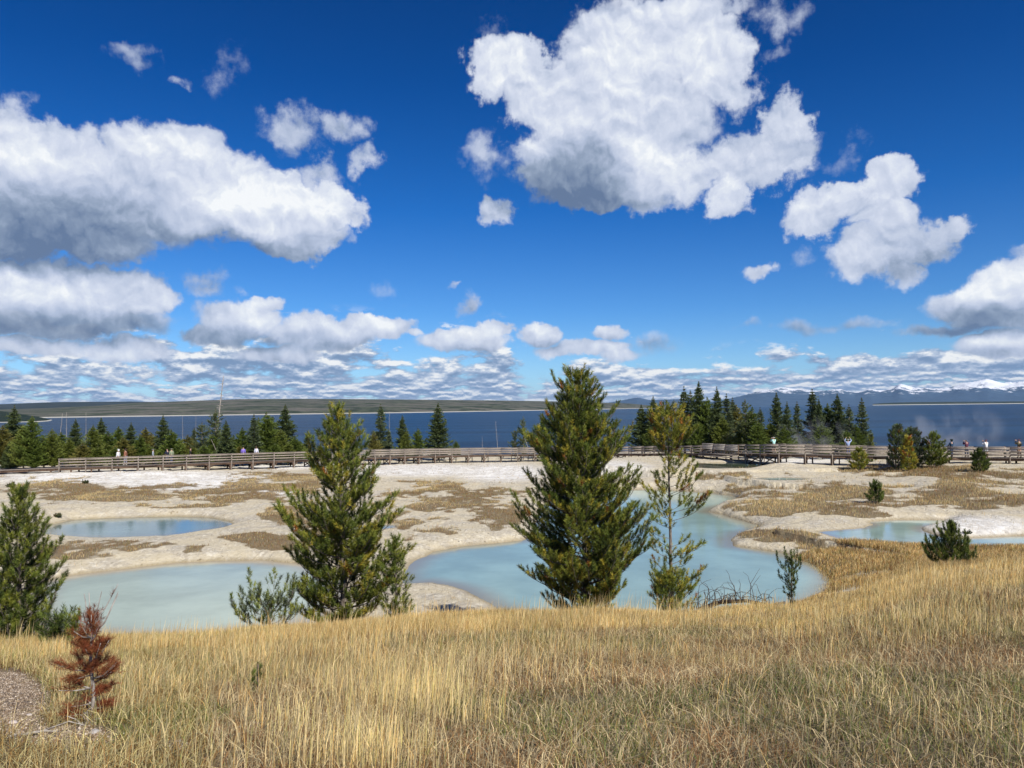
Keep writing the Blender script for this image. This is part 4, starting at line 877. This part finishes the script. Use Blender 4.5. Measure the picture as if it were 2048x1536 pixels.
snag(44, 906, 62, 863, 99, "short pale dead trunk leaning right among the green trees at far left", .09, 3, .5, 6, MPALE)
snag(366, 900, 365, 832, 110, "thin grey snag, left one of the pair right of the rusty topped spruce", .06, 5, .6, 7)
snag(391, 900, 392, 830, 112, "thin grey snag, right one of the pair right of the rusty topped spruce", .06, 5, .6, 8)
snag(778, 900, 779, 822, 122, "thin pale snag standing beside the slim dark spruce", .07, 10, .8, 9)
snag(997, 900, 991, 842, 124, "bare pale snag standing alone against the lake near the centre", .07, 10, 1.2, 10)
snag(966, 900, 964, 872, 123, "short pale stick like snag left of the lone snag near the centre", .06, 4, .7, 11)
snag(1066, 895, 1049, 876, 119, "short pale log leaning left above the rail beside the tallest pine", .08, 2, .5, 12, MPALE)
snag(445, 912, 422, 878, 101, "small crooked bleached branch among the trees behind the left walkway", .07, 6, 1.0, 13, MPALE)
snag(1702, 884, 1684, 868, 86, "thin bare leaning stick beside the person in the blue top", .04, 3, .5, 14, MPALE)
def tangle(name, px, py, Y, label, cat, n, spanx, spanz, mat, seed, r0=.02, trunk=None):
    g = gat(px, py, Y); R = random.Random(seed)
    b = MB()
    if trunk: b.tube(np.array(trunk), np.linspace(.07, .03, len(trunk)), 7)
    for k in range(n):
        x0 = R.uniform(-.5, .5)*spanx*(1 if trunk else .15); p = np.array([x0, 0, (np.interp(x0, [q[0] for q in trunk], [q[2] for q in trunk]) if trunk else 0)]); L = R.uniform(.4, 1)*spanz; P = [p]; a = R.uniform(-.9, .9); e = R.uniform(.6, 1.5); ya = R.uniform(-.5, .5)
        for _ in range(6):
            P.append(P[-1]+np.array([math.sin(a)*math.cos(e)*1.3, ya*.3, math.sin(e)])*L/6); a += R.uniform(-.6, .6); e += R.uniform(-.9, .35)
        b.tube(np.array(P), np.linspace(r0, r0*.3, 7), 4)
    o = b.build(name, mat); o.location = tuple(g); tag(o, label, cat); return o
tangle("fallen_branch", 1465, 1190, 21.5, "fallen dead treetop with curling bare twigs at the turquoise pool's near edge", "dead branch", 60, 2.2, 1.15, MDARKW, 5, .011, [(-.9,0,.25),(-.3,.1,.42),(.4,.1,.45),(1.0,0,.34),(1.45,0,.42)])
tangle("driftwood_pile", 1795, 925, 74.5, "grey heap of driftwood and roots at the end of the trestle bridge", "driftwood", 40, 3.4, 1.0, MDEAD, 8, .05, [(-1.9,0,.1),(-1.0,-.2,.35),(0,0,.3),(1.4,.2,.45)])
tangle("dead_brush", 1820, 1175, 17.5, "small grey dead twigs standing in the grass of the right hand slope", "dead bush", 16, .45, .42, MDEAD, 9, .012)
tangle("dead_brush", 176, 1420, 4.9, "grey twigs lying around the foot of the red dead sapling", "dead bush", 12, .5, .16, MDEAD, 10, .006)
def stick(name, pts, label, cat, r, mat):
    P = [gat(px, py, Y) for px, py, Y in pts]; P = np.array(P); P[:, 2] += r*1.6
    root = empty(name, tuple(P[0])); tag(root, label, cat); b = MB(); b.tube(P-P[0], np.linspace(r, r*.4, len(P)), 7); b.build("stem", mat, root, True)
    b = MB(); q = P[len(P)//2]-P[0]; b.tube(np.array([q, q+[.12, .06, .03], q+[.22, .05, .01]]), [r*.5, r*.35, r*.2], 5); b.build("twig", mat, root)
stick("fallen_stick", [(10,1482,4.35),(50,1472,4.45),(85,1462,4.55),(115,1466,4.5)], "bleached stick lying on the bare gravel at lower left", "stick", .012, MDEAD)
# stones
def rock(px, Y, s, label, col, seed):
    g = gat(px, 1450, Y); n1 = 10; n2 = 14; R = np.random.default_rng(seed); V = []
    th = np.linspace(0, math.pi, n1); ph = np.arange(n2)*2*math.pi/n2
    TH, PH = np.meshgrid(th, ph, indexing='ij'); x = np.sin(TH)*np.cos(PH); y = np.sin(TH)*np.sin(PH); z = np.cos(TH)
    rr = 1+.5*(fbm(x*2+seed, y*2+z*2, 4, seed)-.5)
    V = np.stack([x*rr*s, y*rr*s*.8, z*rr*s*.5+s*.2], -1).reshape(-1, 3); ii = np.arange(n1*n2).reshape(n1, n2)
    q = np.stack([ii[:-1], ii[1:], np.roll(ii, -1, 1)[1:], np.roll(ii, -1, 1)[:-1]], -1).reshape(-1, 4)
    o = mesh_np("stone", V, [q], simple("stone_"+str(seed), col, .9, .3, 30, .2, .5), smooth=False); o.location = tuple(g); tag(o, label, "stone")
rock(512, 4.75, .055, "pale stone in the grass at the bottom, left of centre", (.50, .42, .32), 1)
rock(352, 4.05, .06, "pale stone beside the dark hollow at the bottom edge", (.48, .42, .33), 2)
rock(190, 4.55, .03, "grey stone at the foot of the red dead sapling", (.40, .38, .36), 3)
rock(25, 5.25, .03, "whitish stone on the gravel patch by the left edge", (.55, .48, .45), 4)
rock(58, 5.7, .022, "small whitish stone on the gravel patch left of the red sapling", (.52, .46, .43), 5)
# ------------------------------------------------------------------ boardwalk
MWOOD = barkmat("weathered_boards", (0.16, 0.125, 0.10), (0.33, 0.28, 0.235)); MWOODL = barkmat("sun_bleached_rail_boards", (0.19, 0.155, 0.125), (0.40, 0.345, 0.29)); MWOODD = barkmat("brown_timber", (0.085, 0.055, 0.04), (0.20, 0.135, 0.095))
pp = np.array([deck(p) for p in np.linspace(-260, 2330, 500)]); seg = np.linalg.norm(np.diff(pp, axis=0), axis=1); arc = np.concatenate([[0], np.cumsum(seg)])
def atarc(u):
    p = np.array([np.interp(u, arc, pp[:, k]) for k in range(3)]); q = np.array([np.interp(u+.5, arc, pp[:, k]) for k in range(3)]); r_ = np.array([np.interp(u-.5, arc, pp[:, k]) for k in range(3)])
    d = q-r_; d[2] = 0; d /= np.linalg.norm(d); return p, d, np.array([-d[1], d[0], 0.0])
pxarc = lambda px: float(np.interp(px, np.linspace(-260, 2330, 500), arc))
WID = 1.85; RH = 1.0
bw = empty("boardwalk", tuple(atarc(pxarc(1024))[0])); tag(bw, "long weathered timber boardwalk with railings crossing the whole flat before the lake", "boardwalk")
O = np.array(bw.location)
mb = MB(); u = arc[0]+.1
while u < arc[-1]-.1:
    p, d, nn_ = atarc(u); jt = random.uniform(-.006, .006)
    mb.box(p-O+nn_*WID/2+[0, 0, -.02+jt], d*.068, nn_*(WID/2+.05), (0, 0, .02)); u += .148
mb.build("deck", MWOOD, bw)
for off in (0.06, WID-.06):
    mb = MB(); us = np.arange(arc[0]+.1, arc[-1]-.1, 2.6)
    for a, b in zip(us[:-1], us[1:]):
        pa, _, na_ = atarc(a); pb, _, nb_ = atarc(b); mb.beam(pa-O+na_*off+[0, 0, -.165], pb-O+nb_*off+[0, 0, -.165], .07, .24)
    mb.build("beam", MWOODD, bw)
unitpost = MB(); unitpost.box((0, 0, .5), (.055, 0, 0), (0, .055, 0), (0, 0, .5)); first = [None]
def post(parent, p, z0, z1):
    if first[0] is None: o = unitpost.build("post", MWOODL, parent); first[0] = o
    else: o = first[0].copy(); COL.objects.link(o); o.parent = parent
    o.location = tuple(np.array([p[0], p[1], z0])-O); o.scale = (1, 1, z1-z0); o.rotation_euler = (random.uniform(-.012, .012), random.uniform(-.012, .012), random.uniform(-.2, .2))
def railing(px0, px1, off, low=True):
    r = empty("railing", (0, 0, 0)); r.parent = bw
    us = np.arange(pxarc(px0), pxarc(px1), 2.62); lv = [(RH-.01, .15, .045), (RH-.13, .04, .14), (.58, .04, .14), (.28, .04, .14)]
    for zz, w, h in lv:
        mb = MB()
        for a, b in zip(us[:-1], us[1:]):
            pa, _, na_ = atarc(a); pb, _, nb_ = atarc(b); j = random.uniform(-.012, .012); f_ = .0 if w > .1 else -.075
            mb.beam(pa-O+na_*(off+f_)+[0, 0, zz+j], pb-O+nb_*(off+f_)+[0, 0, zz+j+random.uniform(-.01, .01)], w, h)
        mb.build("rail", MWOODL, r)
    for a in us:
        p, d, n_ = atarc(a); q = p+n_*off; g0 = hz(q[0], q[1])-.15; post(r, q, g0, p[2]+RH+.0)
    return r
railing(118, 2110, 0.0); railing(640, 1395, WID); 
railing(1500, 1795, WID); railing(1880, 2110, WID)
u = pxarc(60); k = 0
while u < pxarc(2110):
    p, d, n_ = atarc(u); gap = p[2]-.28-hz(p[0]+n_[0], p[1]+n_[1])
    if gap > .2:
        mb = MB(); a = p-O+n_*.1; b = p-O+n_*(WID-.1)+d*.3; zt = -.28; zb0 = hz(*(p+n_*.1)[:2])-p[2]-.1; zb1 = hz(*(p+n_*(WID-.1)+d*.3)[:2])-p[2]-.1
        mb.beam(a+[0, 0, zt+.03], b+[0, 0, zt+.03], .12, .14); mb.beam(b+[0, 0, zb1], b+[0, 0, zt], .13, .13); mb.beam(a+[0, 0, zb0], a+[0, 0, zt], .13, .13)
        if gap > .5:
            mb.beam(a+[0, 0, zb0+.2], b+[0, 0, zt-.02], .05, .12); mb.beam(a+[0, 0, zt-.02]-d*.05, b+[0, 0, zb1+.2]-d*.05, .05, .12)
            mb.beam(a+d*.55+[0, 0, zt], a+[0, 0, zt*.4+zb0*.6], .06, .10)
        mb.build("trestle", MWOODD, bw)
    u += 2.62 if p[0] > -45 else 2.0; k += 1
# long bench with plank backrests at the viewing bay
MWB = barkmat('pale_bench_boards', (0.33, 0.29, 0.25), (0.56, 0.51, 0.45))
def bench(px0, px1):
    u0_, u1_ = pxarc(px0), pxarc(px1); p0, d, n_ = atarc((u0_+u1_)/2); L = (u1_-u0_); c = p0-n_*.45
    root = empty("bench", tuple(c)); tag(root, "long sun bleached plank bench with high board back on the viewing bay", "bench")
    nb = 3
    for i in range(nb):
        x0 = -L/2+i*L/nb; x1 = x0+L/nb-.08; mb = MB()
        for z in (.50, .68, .86, 1.06): mb.beam(d*x0+[0, 0, z], d*x1+[0, 0, z], .04, .15 if z < 1 else .11)
        mb.build("backrest", MWB, root)
    mb = MB()
    for yy in (.14, .29, .44): mb.beam(-d*L/2+n_*yy+[0, 0, .45], d*L/2+n_*yy+[0, 0, .45], .135, .04)
    mb.build("seat", MWOODL, root)
    for i in range(nb+1):
        mb = MB(); x = -L/2+i*L/nb-.04; mb.beam(d*x+n_*.05+[0, 0, -.55], d*x+n_*.05+[0, 0, 1.1], .09, .09); mb.beam(d*x+n_*.42+[0, 0, -.02], d*x+n_*.42+[0, 0, .43], .08, .08); mb.beam(d*x+n_*.05+[0, 0, .40], d*x+n_*.46+[0, 0, .40], .06, .07)
        mb.build("leg", MWOODD, root)
    mb = MB()
    for z, yy in ((-.06, -.12), (-.32, -.30)): mb.beam(-d*(L/2+.3)+n_*yy+[0, 0, z], d*(L/2+.1)+n_*yy+[0, 0, z], .22, .13)
    mb.build("footboard", MWOODL, root)
bench(1410, 1482)
# ------------------------------------------------------------------ people
def cloth(name, c, c2=None):
    m, T, out = material(name); oc = T.new('ShaderNodeTexCoord').outputs['Object']; n = T.noise(oc, 14, 4, .6)
    col = T.mix(n, tuple(k*.8 for k in c), tuple(min(1, k*1.15) for k in c))
    if c2 is not None:
        s_ = T.m('SINE', T.m('MULTIPLY', T.sep(oc)[2], 62.0)); col = T.mix(T.ss(s_, -.15, .15), col, c2)
    princ(T, out, col, .85, T.bump(n, .3, .02), .2); return m
MSK = cloth("skin", (.52, .33, .24)); MSH = cloth("shoe_dark", (.05, .045, .04)); MSW = cloth("shoe_white", (.7, .7, .68))
CL = {}
def cm(c, c2=None):
    k = (c, c2)
    if k not in CL: CL[k] = cloth("fabric", c, c2)
    return CL[k]
import bmesh
def skin(name, nodes, edges, mat, parent, sub=1):
    bm = bmesh.new(); L = bm.verts.layers.skin.verify(); vs = {}
    for i, (k, (p, r)) in enumerate(nodes.items()):
        v = bm.verts.new(p); v[L].radius = (r, r) if not hasattr(r, '__len__') else r; v[L].use_root = (i == 0); vs[k] = v
    for a, b in edges: bm.edges.new((vs[a], vs[b]))
    me = bpy.data.meshes.new(name); bm.to_mesh(me); bm.free(); me.materials.append(mat)
    o = bpy.data.objects.new(name, me); COL.objects.link(o); o.parent = parent
    mo = o.modifiers.new("skin", 'SKIN'); mo.use_smooth_shade = True; o.modifiers.new("sub", 'SUBSURF').render_levels = sub
    return o
def person(px, label, top, legs, off=.9, facing=0.0, pose='stand', hair=(.06, .04, .03), hat=None, sc=1.0, top2=None, shoes=None, hood=False, backpack=None, shorts=False, dz=0):
    u = pxarc(px); p, d, n_ = atarc(u); loc = p+n_*off+[0, 0, .004+dz]
    root = empty("person", tuple(loc), facing); root.scale = (sc, sc, sc); tag(root, label, "person", None)
    R = random.Random(px); st = R.uniform(-.05, .05)
    J = {'pelvis': ((0, 0, .95), (.14, .10)), 'spine': ((0, 0, 1.13), (.125, .095)), 'chest': ((0, .005, 1.32), (.15, .105)), 'neck': ((0, .0, 1.48), .052), 'jaw': ((0, .02, 1.545), .068), 'head': ((0, .015, 1.62), (.082, .095)), 'crown': ((0, .0, 1.69), .062), 'nose': ((0, .118, 1.60), .014)}
    E = [('pelvis', 'spine'), ('spine', 'chest'), ('chest', 'neck'), ('neck', 'jaw'), ('jaw', 'head'), ('head', 'crown'), ('head', 'nose')]
    for s_, n in ((-1, 'l'), (1, 'r')):
        sh = (s_*.175, 0, 1.405)
        if pose == 'photo': el = (s_*.24, .17, 1.25); wr = (s_*.085, .30, 1.50); hd = (s_*.06, .31, 1.57); fd = (-s_*.25, .1, 1)
        elif pose == 'lean': el = (s_*.25, .10, 1.17); wr = (s_*.16, .33, 1.08); hd = (s_*.12, .40, 1.07); fd = (-s_*.4, 1, -.1)
        elif pose == 'up': el = (s_*.33, .05, 1.52); wr = (s_*.22, .10, 1.76); hd = (s_*.17, .12, 1.83); fd = (-s_*.4, .1, 1)
        else: el = (s_*.24, -.02, 1.14); wr = (s_*.25, .06+st, .91); hd = (s_*.25, .08+st, .84); fd = (0, .15, -1)
        hip = (s_*.09, 0, .89); kn = (s_*.105, .03+st*s_, .50); an = (s_*.11, -.02+st*s_*2, .09); to = (s_*.125, .12+st*s_*2, .035)
        J['sh'+n] = (sh, .06); J['el'+n] = (el, .042); J['wr'+n] = (wr, .028); J['hd'+n] = (hd, (.036, .02))
        fv = Vector(fd).normalized(); sv_ = fv.cross(Vector((0, 1, 0))) if abs(fv.y) < .8 else Vector((1, 0, 0)); sv_.normalize()
        for q in range(4):
            ln = (.062, .072, .068, .052)[q]; b0 = Vector(hd)+fv*.03+sv_*(q-1.5)*.018; J[f'f{n}{q}'] = (tuple(b0+fv*ln+Vector((0, .012, 0))), .0085); E.append(('hd'+n, f'f{n}{q}'))
        J['th'+n] = (tuple(Vector(hd)+sv_*.045*(-s_)+fv*.02), .010); E.append(('hd'+n, 'th'+n))
        J['hip'+n] = (hip, .088); J['kn'+n] = (kn, .058); J['an'+n] = (an, .04); J['to'+n] = (to, .034)
        E += [('chest', 'sh'+n), ('sh'+n, 'el'+n), ('el'+n, 'wr'+n), ('wr'+n, 'hd'+n), ('pelvis', 'hip'+n), ('hip'+n, 'kn'+n), ('kn'+n, 'an'+n), ('an'+n, 'to'+n)]
    skin("body", J, E, MSK, root)
    def g(k, dr): pz, r = J[k]; return (pz, tuple(x+dr for x in r) if hasattr(r, '__len__') else r+dr)
    N2 = {'p': ((0, 0, .90), (.165, .125)), 's': g('spine', .03), 'c': g('chest', .025), 'nk': ((0, 0, 1.455), .07)}; E2 = [('p', 's'), ('s', 'c'), ('c', 'nk')]
    for n in 'lr': N2['a'+n] = g('sh'+n, .022); N2['b'+n] = g('el'+n, .022); N2['d'+n] = g('wr'+n, .018); E2 += [('c', 'a'+n), ('a'+n, 'b'+n), ('b'+n, 'd'+n)]
    skin("jacket" if not shorts else "shirt", N2, E2, cm(top, top2), root)
    N3 = {'p': ((0, 0, .97), (.148, .108))}; E3 = []
    for n in 'lr':
        N3['h'+n] = g('hip'+n, .014); N3['k'+n] = g('kn'+n, .022); E3 += [('p', 'h'+n), ('h'+n, 'k'+n)]
        if not shorts: N3['n'+n] = g('an'+n, .022); E3 += [('k'+n, 'n'+n)]
    skin("shorts" if shorts else "trousers", N3, E3, cm(legs), root)
    for n in 'lr':
        skin("shoe", {'a': ((J['an'+n][0][0], J['an'+n][0][1]-.02, .06), .052), 'b': ((J['to'+n][0][0], J['to'+n][0][1]+.02, .045), .043)}, [('a', 'b')], shoes or MSH, root)
    hm = cm(hat or (top if hood else hair)); hn = {'a': ((0, -.015, 1.665), (.105, .105)), 'b': ((0, -.02, 1.71), (.085, .085))}
    he = [('a', 'b')]
    if not hat and not hood and R.random() < .5: hn['c'] = ((0, -.07, 1.55), (.07, .045)); he.append(('a', 'c'))
    if hood: hn['c'] = ((0, -.055, 1.56), (.10, .07)); he.append(('a', 'c'))
    skin("hat" if hat else ("hood" if hood else "hair"), hn, he, hm, root)
    if hat:
        b = MB(); th = np.arange(20)*math.pi/10
        for rr, zz in ((.12, 1.672),): 
            V = [(math.cos(t)*.17, math.sin(t)*.18, zz) for t in th]+[(math.cos(t)*.17, math.sin(t)*.18, zz+.012) for t in th]+[(0, 0, zz), (0, 0, zz+.012)]
            b.add(V, [[i, (i+1) % 20, 20+(i+1) % 20, 20+i] for i in range(20)], [[(i+1) % 20, i, 40] for i in range(20)]+[[20+i, 20+(i+1) % 20, 41] for i in range(20)])
        b.build("brim", hm, root)
    if backpack: skin("backpack", {'a': ((0, -.19, 1.12), (.13, .08)), 'b': ((0, -.20, 1.35), (.12, .07))}, [('a', 'b')], cm(backpack), root)
    return root
BK = (.025, .025, .03); DN = (.06, .08, .14); WH = (.80, .80, .80); GRY = (.3, .3, .32)
person(233, "person in a white hooded jacket walking on the left walkway", WH, BK, .7, 1.4, hood=True, shoes=MSW, sc=1.02)
person(245, "person in a brown jacket beside the white hooded person", (.30, .13, .08), (.25, .25, .32), 1.2, 1.5, shoes=MSW, sc=1.03)
person(312, "person in a black and white striped top on the left walkway", (.04, .05, .07), BK, .8, -1.2, top2=(.55, .6, .65), hat=(.35, .36, .36))
person(339, "person in black leaning forward beside the person in khaki", (.03, .035, .06), DN, .6, 1.2, pose='lean')
person(351, "person in a khaki green top and hat beside the person in black", (.30, .34, .22), DN, 1.1, 1.0, hat=(.45, .45, .33))
person(387, "person dressed all in black against the dark trees", (.02, .022, .02), (.02, .02, .025), .9, -1.4)
person(493, "person in a purple jacket and black trousers at the rail", (.25, .18, .62), BK, 1.0, 0.1, hair=(.12, .07, .05))
person(519, "person in a long white jacket and black trousers at the rail", (.78, .78, .90), BK, 1.0, -.2, hair=(.10, .07, .05))
person(1543, "person in a mint green jacket and dark shorts at the left end of the bridge", (.50, .85, .75), BK, .8, .2, pose='photo', hat=(.8, .8, .72), sc=1.02, shorts=True)
person(1698, "person in a pale blue top with both arms raised on the bridge", (.40, .50, .72), (.10, .12, .25), .9, -.4, pose='up', hat=(.75, .75, .72), sc=.98)
person(1859, "person in reddish clothes half hidden behind the pyramid shaped pine", (.25, .09, .10), DN, 1.0, .5, hat=(.6, .6, .6))
person(1903, "person in a dark navy top with green collar, left one of the far right group", (.03, .06, .10), DN, .5, .3, pose='lean', hair=(.02, .04, .03))
person(1932, "person in a maroon and black jacket facing the lake", (.13, .05, .08), DN, .5, .1, pose='photo', hat=(.25, .28, .32))
person(1971, "person in a white shirt and red cap facing the lake", (.85, .85, .83), (.45, .48, .50), .5, .35, pose='photo', hat=(.30, .08, .08), shorts=True)
person(2008, "small child in a white and black top at the far right rail", (.80, .80, .74), (.08, .08, .07), .45, .2, hair=(.015, .015, .02), sc=.66, top2=(.10, .11, .10))
person(2037, "person in an olive brown jacket and tan trousers, rightmost of all", (.14, .12, .07), (.55, .36, .25), .6, .3, pose='photo', hat=(.22, .09, .09), sc=1.02, backpack=(.05, .05, .04))
# ------------------------------------------------------------------ steam drifting over the lake shore
def steam(px, py, Y, sx, sy, sz, dens_):
    c = at(px, py, Y); m, T, out = material("steam"); oc = T.new('ShaderNodeTexCoord').outputs['Object']
    n = T.noise(T.vm('MULTIPLY', oc, (.5, .5, .38)), .55, 4, .6, dist=.6); nb = T.vm('MULTIPLY', oc, (1/sx, 1/sy, 1/sz)); r = T.vm('LENGTH', nb)
    d = T.m('MULTIPLY', T.m('MULTIPLY', T.ss(n, .46, .68), T.ss(r, .25, 1.0, 1.0, 0.0)), dens_)
    pv = T.new('ShaderNodeVolumePrincipled'); pv.inputs['Color'].default_value = (.95, .96, 1, 1); T.put(pv.inputs['Density'], d); T.l.new(pv.outputs[0], out.inputs['Volume'])
    mb = MB(); th = np.linspace(0.05, math.pi-.05, 9); V = []
    for t in th:
        for k in range(14): V.append((sx*math.sin(t)*math.cos(k*math.pi/7), sy*math.sin(t)*math.sin(k*math.pi/7), sz*math.cos(t)))
    q = [[i*14+k, (i+1)*14+k, (i+1)*14+(k+1) % 14, i*14+(k+1) % 14] for i in range(8) for k in range(14)]; n_ = len(V); V += [(0, 0, sz), (0, 0, -sz)]
    mb.add(V, q, [[(k+1) % 14, k, n_][::-1] for k in range(14)]+[[112+(k+1) % 14, 112+k, n_+1] for k in range(14)])
    o = mb.build("steam", m); o.location = tuple(c); tag(o, kind="stuff"); m.cycles.volume_step_rate = 2.0
steam(1625, 880, 90, 5.5, 2.5, 3.2, .55); steam(1900, 862, 92, 7.5, 3, 4.0, .30); steam(1500, 872, 98, 3.5, 2, 2.0, .3)
